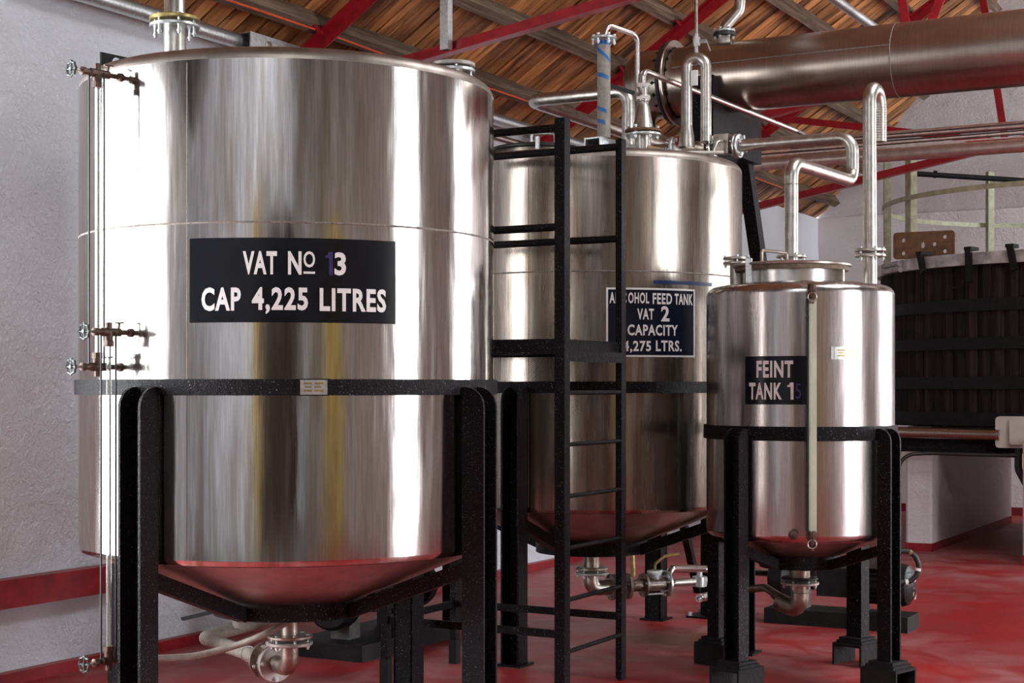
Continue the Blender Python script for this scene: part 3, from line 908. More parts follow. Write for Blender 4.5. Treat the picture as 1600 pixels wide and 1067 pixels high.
# manway on the near left of the top head
hc = cw((838 - 800) / FPX * 8.62, 8.62)
MB().lathe([(.20, 2.61), (.20, 2.70)], (hc.x, hc.y, 0), n=32).build('manway_neck', 'steel_dirty', T2, True)
ml = MB().lathe([(.0, 2.70), (.225, 2.70), (.235, 2.706), (.235, 2.715), (.22, 2.722), (.0, 2.75)], (hc.x, hc.y, 0), n=36).build('manway_lid', 'steel_dirty', T2, True)
MB().tube([(hc.x + .236 * cos(t), hc.y + .236 * sin(t), 2.708) for t in [2 * pi * k / 40 for k in range(40)]], .011, 8, True).build('clamp_ring', 'rubber', ml, True)
for px in (840,):
    k = az_of(hc, .235, px)
    MB().bar(polar(hc, .255, k, 2.66), polar(hc, .25, k, 2.745), .02, .014).build('clamp', 'galv', ml)
pipe('handle', [(hc.x - .02, hc.y - .02, 2.74), (hc.x - .02, hc.y - .02, 2.80), (hc.x + .09, hc.y + .05, 2.80), (hc.x + .09, hc.y + .05, 2.74)], .007, 'galv', ml, .015)
# central vapour outlet
n0 = Pz(1005, 8.55, 0)
MB().lathe([(.043, 2.6), (.043, 2.775)], (n0.x, n0.y, 0), n=22).build('nozzle', 'steel_pipe', T2, True)
flange(T2, (n0.x, n0.y, 2.783), (0, 0, 1), .098, .015, 6, 'galv', 0, True, .065, 'galv', .014)
flange(T2, (n0.x, n0.y, 2.803), (0, 0, 1), .1, .015, 0, 'rust_plate', 0, False)
rd = MB().lathe([(.062, 2.81), (.055, 2.83), (.036, 2.93), (.03, 2.945), (.03, 2.96), (.034, 2.965), (.034, 3.0), (.026, 3.005), (.026, 3.04), (.032, 3.045), (.032, 3.06), (.014, 3.065)], (n0.x, n0.y, 0), n=20).build('reducer', 'steel_pipe', T2, True)
for dz, r_ in ((2.985, .042), (3.05, .04)):
    MB().cyl((n0.x, n0.y, dz - .01), (n0.x, n0.y, dz + .01), r_, n=6).build('union_nut', 'steel_bright', rd)
MB().bar(P(950, 133, 8.5), P(992, 146, 8.5), .018, .02).build('lever', 'rubber', rd)
# wood wedge left lying on the head
wp = P(1012, 235, 8.25)
m = MB(); m.prism([(0, 0), (.16, 0), (.16, .012), (.02, .05), (0, .05)], (wp.x, wp.y, 2.63), (CY * .8 + .1, SY * .8 + .3, 0), (0, 0, 1), (-SY, CY, 0), .06)
tag(m.build('wood_wedge', 'wood_block'), 'small pale timber wedge lying on the ALCOHOL FEED TANK', 'wood block')
# drain line below
zf = zc_(892, 8.73)
bottom_outlet(T2, A2, .47, .043, zf, .093)
D2 = thing('drain_pipe', (A2.x, A2.y, .2), 'flanged drain line with lever ball valve beneath the ALCOHOL FEED TANK', 'pipe')
flange(D2, (A2.x, A2.y, zf - .012), (0, 0, 1), .095, .014, 6, 'rim_metal', 0, True, .055, 'rim_metal', .01)
d2 = cw(.90, .436).normalized()
O = Vector((A2.x, A2.y, zc_(919, 8.73)))
pipe('elbow', [(A2.x, A2.y, zf - .015), O, O + d2 * .12], .043, 'steel_pipe', D2, .1)
flange(D2, O + d2 * .125, d2, .075, .014, 4, 'steel_pipe', 0, True, .05, 'steel_dirty', .01, br=.011)
MB().cyl(O + d2 * .13, O + d2 * .2, .05, n=16).build('valve_body', 'steel_pipe', D2, True)
flange(D2, O + d2 * .225, d2, .075, .016, 4, 'steel_pipe', 0, True, .05, 'steel_dirty', 0)
MB().cyl(O + d2 * .22, O + d2 * .33, .035, n=16).build('run', 'steel_dirty', D2, True)
flange(D2, O + d2 * .335, d2, .068, .014, 4, 'steel_dirty', 0, True, .16, 'galv', .07, br=.010)
MB().cyl(O + d2 * .34, O + d2 * .47, .038, n=16).build('valve_body', 'steel_dirty', D2, True)
bv = MB().box(O + d2 * .41 + Vector((0, 0, .055)), (.07, .06, .05)).build('bonnet', 'galv', D2)
vt = O + d2 * .41 + Vector((0, 0, .085))
MB().tube(fillet([vt, vt + Vector((0, 0, .03)), vt + d2 * .06 + Vector((0, 0, .07)), vt + d2 * .16 + Vector((0, 0, .08))], .02), .009, 8).build('lever', 'plate_brass', bv)
flange(D2, O + d2 * .485, d2, .075, .016, 4, 'galv', 0, True, .05, 'steel_dirty', 0, br=.010)
e1 = O + d2 * .78
pipe('run', [O + d2 * .49, e1], .022, 'steel_pipe', D2, .03)
MB().lathe([(.035, -.03), (.042, -.028), (.042, .028), (.035, .03), (.016, .034), (.016, .055), (0, .055)], e1 - d2 * .07, (0, 0, 1), 16).build('cock_body', 'galv', D2, True)
pipe('outlet', [e1, e1 + d2 * .06, e1 + d2 * .06 + Vector((0, 0, -.07)), e1 - d2 * .03 + Vector((0, 0, -.075)) - cw(0, .1)], .018, 'galv', D2, .03)
hb = e1 - d2 * .03 + Vector((0, 0, -.075)) - cw(0, .1); hd = (-d2 * .5 - cw(0, 1) * .4).normalized()
MB().lathe([(.024, 0), (.024, .02), (.02, .025), (.024, .035), (.02, .045), (.024, .055), (.02, .065), (.024, .075), (.024, .1), (.017, .1), (.017, .03)], hb, hd, 16).build('hose_tail', 'steel_bright', D2, True)
# bright bypass pipe behind
BP = thing('bypass_pipe', P(1060, 893, 9.3), 'bright thin steel pipe running behind the drain valve near floor', 'pipe')
pipe('run', [P(1045, 905, 9.25), P(1048, 888, 9.25), P(1100, 889, 9.4), P(1230, 897, 9.6)], .024, 'steel_bright', BP, .05)
pipe('standpipe', [P(988, 866, 9.3), P(990, 901, 9.3)], .014, 'plate_brass', BP)

# ------------------------------------------------------------------ small feint tank
RF = .4506
TF = thing('steel_tank', (AF.x, AF.y, 0), 'small stainless tank with sign reading FEINT TANK 1', 'tank')
zb, zt, rk = .70, 1.845, .055
prof = [(RF - .02, zb - .01), (RF - .006, zb), (RF, zb + .02)] + [(RF, zb + .024)] + [(RF, zb + (zt - zb) * k / 6) for k in range(1, 6)] + [(RF, zt - .004), (RF, zt)]
prof += [(RF - rk + rk * cos(t), zt + rk * .9 * sin(t)) for t in [pi / 2 * k / 7 for k in range(1, 7)]]
prof += [(RF * .7, zt + rk + .006), (0, zt + rk + .03)]
MB().lathe(prof, (AF.x, AF.y, 0), n=96).build('shell', 'steel_tank_dull', TF, True, 50)
MB().lathe([(RF - .01, zb), (.21, zb - .4 * (RF - .21)), (.05, zb - .4 * (RF - .05)), (0, zb - .4 * (RF - .05))], (AF.x, AF.y, 0), n=64).build('cone', 'steel_cone', TF, True)
hoop(AF, RF, .014, 1.160, 1.226, 64).build('band', 'black_paint', TF, True)
FA = [radians(-107 + 90 * k) for k in range(4)]
for az in FA:
    lg = channel_leg(AF, RF + .008, az, .078, .072, .01, .14, 1.215).build('leg', 'black_paint', TF)
    er = Vector((cos(az), sin(az), 0)); et = Vector((-sin(az), cos(az), 0)); M = Matrix((er, et, Vector((0, 0, 1)))).transposed()
    pc = Vector((AF.x, AF.y, 0)) + er * (RF + .045)
    m = MB().box(pc + Vector((0, 0, .133)), (.13, .13, .014), M); m.box(pc + Vector((0, 0, .118)), (.15, .15, .014), M)
    m.build('foot_plate', 'concrete_black', lg)
    m = MB(); m.box(pc + Vector((0, 0, .104)), (.19, .17, .014), M); m.box(pc + Vector((0, 0, .05)) + et * .08, (.19, .012, .1), M); m.box(pc + Vector((0, 0, .05)) - et * .08, (.19, .012, .1), M)
    m.build('foot_block', 'concrete_black', lg)
arms_and_ring(TF, AF, RF, zb - .005, .38, .195, .062, FA, .04, .05)
def azF(px): return az_of(AF, RF, px)
zF = lambda py: CAM_Z + (HOR - py) * 7.186 / FPX
sgF = arc_strip(AF, RF + .0005, .003, azF(1165), azF(1260), zF(632), zF(556), 16).build('sign', 'sign_black', TF, True)
put('FEINT', 1183, 1239.5, zF(576.5), .078, 'letter', AF, RF, sgF, .034)
put('TANK', 1171.5, 1222, zF(611), .078, 'letter', AF, RF, sgF, .034)
figure_one(AF, RF, 1230.5, 1240, zF(611), .078, sgF, 'letter')
put('5', 1243, 1251.5, zF(611), .070, 'ghost', AF, RF, sgF, .0)
name_plate(TF, AF, RF, 1303, 1341, zF(560), zF(543), 2)
# sight strip on the front
azS = azF(1266.5)
er = Vector((cos(azS), sin(azS), 0)); et = Vector((-sin(azS), cos(azS), 0)); ez = Vector((0, 0, 1))
Ms = Matrix((er, et, ez)).transposed()
oS = Vector((AF.x, AF.y, 0)) + er * (RF + .045)
zt_, zb_ = zF(468), zF(830)
m = MB(); m.box(oS + et * .004 + ez * (zt_ + zb_) / 2, (.012, .036, zt_ - zb_), Ms); m.build('gauge_backing', 'gauge_strip', TF)
m = MB(); m.box(oS - et * .019 + ez * (zt_ + zb_) / 2, (.02, .009, zt_ - zb_), Ms); m.build('gauge_edge', 'rubber', TF)
MB().cyl(oS + er * .016 - et * .006 + ez * zb_, oS + er * .016 - et * .006 + ez * zt_, .007, n=10).build('gauge_glass', 'gauge_glass', TF, True)
def sight_cock(zc, up):
    q = Vector((AF.x, AF.y, zc))
    m = MB(); m.cyl(q + er * (RF - .002), q + er * (RF + .06), .016, n=12)
    m.cyl(q + er * (RF + .045) - ez * .03, q + er * (RF + .045) + ez * .03, .02, n=8)
    m.cyl(q + er * (RF + .045) + ez * up * .03, q + er * (RF + .045) + ez * up * .06, .012, n=10)
    v = m.build('gauge_valve', 'brass', TF, True)
    MB().tube([q + er * (RF + .06) + et * .02 * cos(t) + ez * (up * .03 + .02 * sin(t)) for t in [2 * pi * k / 16 for k in range(16)]], .004, 6, True).build('ring_handle', 'steel_dirty', v, True)
sight_cock(zF(455), -1); sight_cock(zF(838), -1)
kp = polar(AF, RF, azF(1240), zF(835)); kn = Vector((cos(azF(1240)), sin(azF(1240)), 0))
MB().lathe([(.012, 0), (.012, .03), (.022, .032), (.022, .045), (.012, .05), (0, .05)], kp - kn * .004, kn, 12).build('plug', 'brass', TF, True)
# lid and its fittings
lc = Pz(1237, 7.62, 0)
MB().lathe([(.235, 1.88), (.235, 1.975)], (lc.x, lc.y, 0), n=40).build('manway_neck', 'steel_bright', TF, True)
lid = MB().lathe([(0, 1.985), (.27, 1.985), (.285, 1.99), (.287, 1.998), (.28, 2.003), (0, 2.012)], (lc.x, lc.y, 0), n=48).build('lid', 'steel_pipe', TF, True)
MB().lathe([(.23, 1.968), (.272, 1.968), (.276, 1.978), (.272, 1.988), (.23, 1.988)], (lc.x, lc.y, 0), n=48).build('gasket', 'lid_gasket', lid, True)
k = az_of(lc, .27, 1173)
MB().bar(polar(lc, .28, k, 1.905), polar(lc, .282, k, 2.02), .03, .012).build('hinge', 'galv', lid)
k = az_of(lc, .26, 1316)
MB().bar(polar(lc, .25, k, 1.885), polar(lc, .25, k, 1.98), .035, .03).build('hinge', 'steel_dirty', lid)
h0, h1 = P(1190, 413, 7.45), P(1229, 413, 7.6)
pipe('handle', [(h0.x, h0.y, 2.0), (h0.x, h0.y, 2.058), (h1.x, h1.y, 2.058), (h1.x, h1.y, 2.0)], .008, 'steel_dirty', lid, .015)
# left stub, with blind flange
cL = Pz(1151, 7.72, 0)
MB().lathe([(.032, 1.86), (.032, 2.01)], (cL.x, cL.y, 0), n=18).build('nozzle', 'steel_pipe', TF, True)
flange(TF, (cL.x, cL.y, 2.017), (0, 0, 1), .068, .013, 4, 'steel_pipe', 0, True, .055, 'galv', .012)
flange(TF, (cL.x, cL.y, 2.04), (0, 0, 1), .068, .013, 0, 'steel_pipe', 0, False)
# right stub carrying the gooseneck vent
cR = Pz(1359.5, 7.66, 0)
MB().lathe([(.033, 1.86), (.033, 2.045)], (cR.x, cR.y, 0), n=18).build('nozzle', 'steel_pipe', TF, True)
flange(TF, (cR.x, cR.y, 2.05), (0, 0, 1), .076, .014, 5, 'steel_pipe', 0, True, .06, 'galv', .012)
GN = thing('gooseneck_vent', (cR.x, cR.y, 2.07), 'tall steel gooseneck vent pipe hooked over on top of feint tank', 'pipe')
flange(GN, (cR.x, cR.y, 2.076), (0, 0, 1), .076, .014, 0, 'steel_pipe', 0, False)
ztop = zc_(147, 7.66); ax = cw(.075, .10)
U0 = Vector((cR.x, cR.y, 0)) - cw(.004, 0)
pts = [Vector((cR.x, cR.y, 2.08)), U0 + Vector((0, 0, ztop - .05))]
rr = ax.length / 2; an = ax.normalized()
for k in range(1, 12):
    t = pi - pi * k / 12
    pts.append(U0 + an * (rr + rr * cos(t)) + Vector((0, 0, ztop - .05 + rr * 1.35 * sin(t))))
zend = zc_(221, 7.75)
pts += [U0 + ax + Vector((0, 0, ztop - .06)), U0 + ax + Vector((0, 0, zend))]
MB().tube(pts, .033, 16).build('neck', 'steel_pipe', GN, True, 60)
for k in range(14):
    zz = zend + .015 + k * .0125
    MB().lathe([(.0335, zz), (.0342, zz + .002), (.0335, zz + .004)], U0 + ax, n=16).build('rib', 'steel_dirty', GN, True)
# outlet below
zf = zc_(907, 7.63)
MB().cyl((AF.x, AF.y, zf + .015), (AF.x, AF.y, .56), .05, n=18).build('outlet_neck', 'steel_dirty', TF, True)
flange(TF, (AF.x, AF.y, zf + .012), (0, 0, 1), .088, .012, 0, 'rubber', 0, False)
D3 = thing('drain_pipe', (AF.x, AF.y, .2), 'thick capped steel drain elbow hanging under the FEINT TANK', 'pipe')
flange(D3, (AF.x, AF.y, zf - .012), (0, 0, 1), .093, .012, 6, 'rim_metal', 0, True, .05, 'rim_metal', .006)
e0 = Vector((AF.x, AF.y, zc_(945, 7.63)))
dd = cw(-.55, .835)
pipe('elbow', [(AF.x, AF.y, zf - .015), e0 - Vector((0, 0, .03)), e0 + dd * .14 - Vector((0, 0, .0))], .044, 'steel_dirty', D3, .1)
MB().lathe([(.0455, 0), (.0465, .003), (.0455, .006)], (AF.x, AF.y, zf - .06), n=18).build('weld_bead', 'seam', D3, True)
pipe('branch', [e0 + dd * .06 + Vector((0, 0, .0)), P(1196, 918, 7.95), P(1150, 922, 8.3)], .02, 'steel_dirty', D3, .03)

# ------------------------------------------------------------------ access ladder and platform frame
LX0, LX1, LY0, LY1 = -3.182, -4.12, 6.226, 6.858
LD = thing('access_ladder', (LX0, (LY0 + LY1) / 2, 0), 'black steel ladder frame with rungs standing between the big tanks', 'ladder')
def post(x, y, w1, w2, z1):
    m = MB(); m.box((x, y, z1 / 2), (w1, .012, z1)); m.box((x + w1 / 2 - .006, y + w2 / 2, z1 / 2), (.012, w2, z1)); m.box((x - w1 / 2 + .006, y + w2 / 2, z1 / 2), (.012, w2, z1))
    return m
m = post(LX0, LY0 - .02, .05, .05, 2.605); m.build('post', 'black_paint', LD)
m = MB(); m.box((LX0, LY1, 1.30), (.02, .05, 2.6)); m.box((LX0 - .02, LY1 + .02, 1.30), (.04, .012, 2.6)); m.build('post', 'black_paint', LD)
for y_ in (LY0, LY1):
    m = MB(); m.box((LX1, y_, .8), (.036, .036, 1.6)); pp = m.build('post', 'black_paint', LD)
    MB().box((LX1, y_, .06), (.044, .044, .12)).build('socket', 'concrete_black', pp)
for k in range(6):
    zz = .22 + .2325 * k
    MB().cyl((LX0, LY0, zz), (LX0, LY1, zz), .0105, n=10).build('rung', 'black_paint', LD, True)
for y_ in (LY0, LY1):
    for zz, rr in ((2.565, .018), (2.122, .018)):
        MB().cyl((LX0, y_, zz), (LX1 + .1, y_, zz), rr, n=12).build('guard_bar', 'black_paint', LD, True)
    MB().box(((LX0 + LX1) / 2, y_, .305), (abs(LX1 - LX0), .01, .036)).build('brace', 'black_paint', LD)
MB().box((LX1, (LY0 + LY1) / 2, .305), (.01, LY1 - LY0, .036)).build('brace', 'black_paint', LD)
for y_ in (LY0, LY1):
    m = MB(); m.box(((LX0 + LX1) / 2, y_, 1.592), (abs(LX1 - LX0), .01, .055)); m.box(((LX0 + LX1) / 2, y_, 1.56), (abs(LX1 - LX0), .03, .008)); m.build('platform_frame', 'black_paint', LD)
m = MB(); m.box((LX0 - .01, (LY0 + LY1) / 2, 1.592), (.01, LY1 - LY0, .045)); m.box((LX0 + .008, (LY0 + LY1) / 2, 1.548), (.01, LY1 - LY0, .05)); m.build('toe_plate', 'black_paint', LD)
MB().box(((LX0 + LX1) / 2, (LY0 + LY1) / 2, 1.62), (abs(LX1 - LX0) - .02, LY1 - LY0, .008)).build('deck', 'black_paint', LD)

# ------------------------------------------------------------------ overhead condenser on its stand
CYY = 9.0
cz0 = zc_(115, 9.43); cr = .212
CD = thing('condenser', (-3.5, CYY, cz0 - cr), 'large horizontal stainless condenser drum slung below the roof', 'condenser')
MB().lathe([(0, 0), (cr, 0), (cr, .8), (cr, 3.2), (0, 3.2)], (-3.79, CYY, cz0), (1, 0, 0), 64).build('shell', 'steel_condenser', CD, True)
MB().lathe([(cr + .0005, 0), (cr + .0025, .004), (cr + .0005, .008)], (-2.42, CYY, cz0), (1, 0, 0), 64).build('weld_seam', 'seam', CD, True)
q = MB(); q.bar((-3.75, CYY - cr * cos(.25), cz0 + cr * sin(.25)), (-2.42, CYY - cr * cos(.25), cz0 + cr * sin(.25)), .006, .006); q.build('weld_seam', 'seam', CD)
bn = MB().lathe([(0, -.33), (cr * .55, -.325), (cr * .82, -.30), (cr * .95, -.265), (cr, -.22), (cr, -.03)], (-3.79, CYY, cz0), (1, 0, 0), 64).build('bonnet', 'steel_condenser', CD, True, 60)
flange(CD, (-3.805, CYY, cz0), (1, 0, 0), cr + .05, .02, 0, 'steel_condenser', 0, False)
f = flange(CD, (-3.832, CYY, cz0), (1, 0, 0), cr + .045, .02, 18, 'rubber', 0, True, .1, 'iron_hook', .0, br=.013)
MB().lathe([(.055, 0), (.055, -.09), (.075, -.09), (.075, -.11), (0, -.11)], (-4.0, CYY, cz0 - cr + .03), n=18).build('drain_boss', 'steel_dirty', CD, True)
# saddle: dark plate with a round cut, on a splayed black stand
sx0, sx1, sy0, sy1 = -3.62, -3.45, 8.72, 9.55
poly = [(sy0, 2.83), (sy1, 2.83), (sy1, cz0 - .03)] + [(CYY + (cr + .004) * cos(t), cz0 + (cr + .004) * sin(t)) for t in [-.15 - (pi - .3) * k / 10 for k in range(11)]] + [(sy0, cz0 - .03)]
ST = thing('condenser_stand', (-3.53, 9.1, 0), 'black painted steel saddle and splayed legs carrying the condenser', 'stand')
MB().prism(poly, (sx0, 0, 0), (0, 1, 0), (0, 0, 1), (1, 0, 0), sx1 - sx0).build('saddle', 'black_paint', ST)
def leg_bar(p0, p1, w=.07):
    q = MB(); q.bar(p0, p1, w, .012, (0, 1, 0)); q.bar(Vector(p0) + Vector((w / 2, 0, 0)), Vector(p1) + Vector((w / 2, 0, 0)), .012, w, (0, 1, 0))
    return q.build('leg', 'black_paint', ST)
leg_bar((-3.55, 9.48, 2.86), (-3.5, 10.55, 0.0), .09)
leg_bar((-3.55, 8.9, 2.86), (-3.6, 9.0, 0.012), .085)
q = MB(); q.box((-3.6, 9.0, .006), (.2, .2, .012)); fp = q.build('foot_plate', 'black_paint', ST)
for sx in (-1, 1):
    for sy in (-1, 1): bolt(fp, (-3.6 + sx * .08, 9.0 + sy * .08, .02), (0, 0, 1), .012, .03)
leg_bar(P(1062, 800, 10.6), P(1092, 935, 10.75), .05)
# feed neck on top of the drum
tn = P(1130, 62, 9.55)
MB().cyl((tn.x, CYY, cz0 + cr - .02), (tn.x, CYY, cz0 + cr + .05), .035, n=16).build('nozzle', 'cream_plastic', CD, True)
flange(CD, (tn.x, CYY, cz0 + cr + .052), (0, 0, 1), .068, .02, 6, 'rubber', 0, True, .06, 'galv', .01)
IP = thing('inlet_pipe', (tn.x, CYY, cz0 + cr + .07), 'short curved inlet pipe rising from top of condenser to roof', 'pipe')
flange(IP, (tn.x, CYY, cz0 + cr + .073), (0, 0, 1), .068, .014, 0, 'galv', 0, False)
b0 = Vector((tn.x, CYY, cz0 + cr + .075))
pipe('run', [b0, b0 + Vector((.01, 0, .03)), b0 + Vector((.085, .03, .12)), b0 + Vector((.10, .03, .3)), b0 + Vector((.10, .03, 1.1))], .034, 'steel_pipe', IP, .07)

# ------------------------------------------------------------------ pipework over the second tank
V = thing('vapour_pipe', P(985, 235, 8.75), 'wide steel vapour pipe bending left and back above ALCOHOL FEED TANK', 'pipe')
v0 = P(982, 235, 8.8); zv = zc_(147, 8.9)
va = Vector((v0.x, v0.y, zv)); vb_ = va + Vector((-.63, 0, .0)); vc = vb_ + Vector((.12, 2.5, -.05))
pipe('run', [(v0.x, v0.y, 2.61), va, vb_, vc], .037, 'steel_pipe', V, .075, 18)
for p_ in (va + Vector((-.08, 0, 0)), vb_ + Vector((.075, 0, 0))):
    MB().lathe([(.0362, 0), (.038, .002), (.0362, .004)], p_, (1, 0, 0), 18).build('weld_bead', 'steel_dirty', V, True)
# taped standpipe and its small tube
s0 = Pz(943.5, 8.45, 0)
TP = thing('taped_standpipe', (s0.x, s0.y, 2.64), 'grey vertical pipe wound with blue tape on ALCOHOL FEED TANK', 'pipe')
zt1 = zc_(60, 8.45)
MB().cyl((s0.x, s0.y, 2.75), (s0.x, s0.y, zt1), .036, n=20).build('standpipe', 'hose', TP, True)
flange(TP, (s0.x, s0.y, zt1 + .0), (0, 0, 1), .07, .014, 6, 'galv', 0, True, .05, 'galv', -.004)
kk = atan2(-s0.y, -s0.x)
for py, a_0, a_1, dz0, dz1 in ((68, -1.6, 1.6, 0, 0), (80, -1.4, 1.2, .02, -.06), (119, -1.4, .8, .012, -.015), (172, -1.3, .4, .012, -.012), (190, -1.3, .2, .006, -.012)):
    zc0 = zc_(py, 8.45); n_ = 10; q = MB(); vs = []
    for i in range(n_ + 1):
        f_ = i / n_; a_ = kk + a_0 + (a_1 - a_0) * f_; zz = zc0 + dz0 + (dz1 - dz0) * f_
        vs += [polar(s0, .0365, a_, zz - .011), polar(s0, .0365, a_, zz + .011)]
    q.add(vs, [(2 * i, 2 * i + 2, 2 * i + 3, 2 * i + 1) for i in range(n_)])
    q.build('tape_band', 'blue_tape', TP, True)
q = MB(); q.bar((s0.x - .04, s0.y - .06, 2.745), (s0.x + .02, s0.y + .5, 2.745), .09, .008, (0, 0, 1)); q.bar((s0.x + .005, s0.y - .06, 2.70), (s0.x + .065, s0.y + .5, 2.70), .008, .1, (0, 0, 1)); q.bar((s0.x - .085, s0.y - .06, 2.70), (s0.x - .025, s0.y + .5, 2.70), .008, .1, (0, 0, 1)); q.build('base_channel', 'galv', TP)
ST_ = thing('sampling_tube', (n0.x, n0.y, 3.05), 'thin steel tube hooking from reducer valve to top of taped standpipe', 'pipe')
tA = Vector((n0.x - .035, n0.y, 3.02))
zq = zc_(57, 8.6)
pipe('tube', [tA, (tA.x, tA.y, zq), Vector((s0.x + .012, s0.y + .01, zc_(38, 8.45))), Vector((s0.x, s0.y, zt1 + .0))], .0145, 'steel_bright', ST_, .045)
LT = thing('long_tube', (n0.x, n0.y, 3.05), 'long thin steel tube sloping across the front of the condenser', 'pipe')
tB = Vector((n0.x, n0.y, 3.06))
pipe('tube', [tB, (n0.x, n0.y, zc_(107, 8.5)), P(1243, 204, 9.9) + Vector((0, 0, 0)), P(1262, 214, 10.2)], .0165, 'steel_bright', LT, .05)
# inverted U over the valve line
UU = thing('inverted_u_pipe', P(1075, 225, 8.75), 'inverted U of steel pipe in front of the condenser flange', 'pipe')
uz = zc_(222, 8.75)
ua, ub = Pz(1073, 8.75, 0), Pz(1103, 8.72, 0)
utop = zc_(90, 8.75)
pipe('bend', [(ua.x, ua.y, uz), (ua.x, ua.y, utop), (ub.x, ub.y, utop - .01), (ub.x, ub.y, uz)], .031, 'steel_pipe', UU, .053, 16)
q = MB(); q.lathe([(.031, .09), (.042, .03), (.046, -.03)], (ua.x, ua.y, uz), n=18); q.build('tee', 'steel_pipe', UU, True)
am = (ua + ub) / 2
q = MB(); q.cyl((am.x, am.y, utop + .02), (am.x, am.y, utop + .13), .012, n=10); q.cyl((am.x, am.y, utop + .06), (am.x, am.y, utop + .11), .022, n=10); q.cyl((am.x, am.y, utop + .085), Vector((am.x, am.y, utop + .085)) + cw(.055, -.02), .013, n=10)
vv = q.build('air_valve', 'galv', UU, True)
q = MB(); q.bar(Vector((am.x, am.y, utop + .085)) + cw(.055, -.02), Vector((am.x, am.y, utop + .03)) + cw(.075, -.02), .012, .006); q.build('lever', 'galv', vv)
pipe('vent_tube', [(am.x, am.y, utop + .13), (am.x - .01, am.y, roof_z(am.x) - .03)], .01, 'steel_dirty', UU, .03)
q = MB(); q.box((am.x, am.y - .03, zc_(124, 8.75)), (.04, .006, .085)); q.build('tag', 'letter', UU)
# valve line and the feed pipe down to the feint tank
E1 = P(1332, 214, 8.42)
zl_ = E1.z
F0 = Vector((E1.x - .655, E1.y, zl_)); 
FP = thing('feed_pipe', F0, 'steel feed pipe zigzagging from valve line down to feint tank lid', 'pipe')
G = P(1335, 284, 8.42); K = P(1236.5, 254, 7.75); 
Lb = Pz(1236.5, 7.75, 2.03)
pipe('run', [F0 + Vector((.02, 0, 0)), E1, Vector((E1.x, E1.y, G.z)), Vector((Lb.x, Lb.y, K.z)), Lb], .034, 'steel_pipe', FP, .075, 18)
flange(FP, F0 + Vector((.01, 0, 0)), (1, 0, 0), .068, .015, 4, 'galv', 0, True, .05, 'galv', 0, br=.012)
flange(FP, (Lb.x, Lb.y, 2.052), (0, 0, 1), .075, .012, 5, 'steel_pipe', 0, True, .055, 'galv', -.012)
flange(FP, (Lb.x, Lb.y, 2.024), (0, 0, 1), .075, .012, 0, 'steel_pipe', 0, False)
for zz in (K.z - .11,):
    MB().lathe([(.0342, 0), (.036, .002), (.0342, .004)], (Lb.x, Lb.y, zz), n=18).build('weld_bead', 'steel_dirty', FP, True)
VL = thing('control_valve', F0 - Vector((.15, 0, .08)), 'flanged valve with bent wire lever on pipe beside condenser stand', 'valve')
flange(VL, F0 - Vector((.008, 0, 0)), (1, 0, 0), .068, .013, 0, 'steel_pipe', 0, False)
q = MB(); q.cyl(F0 - Vector((.14, 0, 0)), F0 - Vector((.01, 0, 0)), .036, n=16); q.build('body', 'steel_dirty', VL, True)
q = MB(); q.box(F0 + Vector((-.075, -.03, .01)), (.085, .06, .11)); q.build('actuator', 'steel_dirty', VL)
flange(VL, F0 - Vector((.15, 0, 0)), (1, 0, 0), .07, .02, 4, 'steel_bright', 0, True, .06, 'galv', 0, br=.012)
lv0 = F0 + Vector((-.06, -.075, .02))
pipe('lever', [lv0, lv0 + Vector((-.01, -.04, -.0)), lv0 + Vector((-.03, -.05, -.05)), lv0 + Vector((-.03, -.05, -.15))], .007, 'galv', VL, .03)
q = MB(); q.cyl(F0 - Vector((.16, 0, 0)), Vector((ua.x, ua.y, F0.z)) - Vector((.02, 0, 0)), .034, n=16); q.build('spool', 'steel_dirty', VL, True)
fx = Pz(1050, 8.8, F0.z)
flange(VL, fx, cw(1, -.3), .062, .016, 4, 'galv', 0, True, .05, 'galv', 0, br=.012)
MB().cyl(Pz(990, 8.9, F0.z), fx, .026, n=14).build('spool', 'steel_dirty', VL, True)
for k_ in range(3):
    w0 = Pz(1036 + 4 * k_, 8.7, F0.z - .02)
    MB().bar(w0, w0 + Vector((.01, -.02, -.1)), .006, .006).build('wire_clip', 'galv', VL)
pipe('impulse_line', [P(1060, 240, 8.6), P(1080, 238, 8.6), P(1130, 238, 8.65)], .009, 'cream_plastic', VL, .03)

# ------------------------------------------------------------------ long pipes
m = MB(); m.cyl((WX0 + .12, 3.0, 3.35), (WX0 + .12, 13.4, 3.35), .043, n=20)
tag(m.build('wall_pipe', 'galv', None, True), 'long grey steel pipe along the top of the left wall', 'pipe')
m = MB(); m.cyl((WX0 + .2, 9.4, 3.19), (WX0 + .2, 13.0, 3.19), .03, n=16)
tag(m.build('wall_pipe', 'steel_bright', None, True), 'thinner bright pipe just under the wall pipe behind the ladder', 'pipe')
# galvanised cable channel at the head of the wall
CH = thing('cable_channel', (WX0 + .16, 7.0, 3.28), 'whitish galvanised channel with a bolt hole above VAT No 13', 'channel')
q = MB()
y0c, y1c, zc0 = 6.95, 8.6, 3.335
q.box((WX0 + .215, (y0c + y1c) / 2, zc0), (.008, y1c - y0c, .11)); q.box((WX0 + .165, (y0c + y1c) / 2, zc0 + .055), (.1, y1c - y0c, .008)); q.box((WX0 + .165, (y0c + y1c) / 2, zc0 - .055), (.1, y1c - y0c, .008))
q.build('channel', 'galv', CH)
MB().lathe([(.028, 0), (.03, .006), (.024, .008), (0, .008)], (WX0 + .219, y0c + .16, zc0), (1, 0, 0), 18).build('bolt_hole_plug', 'steel_pipe', CH, True)
m = MB(); m.cyl((-5.3, 11.0, zc_(227, 10.65)), (WX1 + .02, 11.0, zc_(227, 10.65)), .048, n=20)
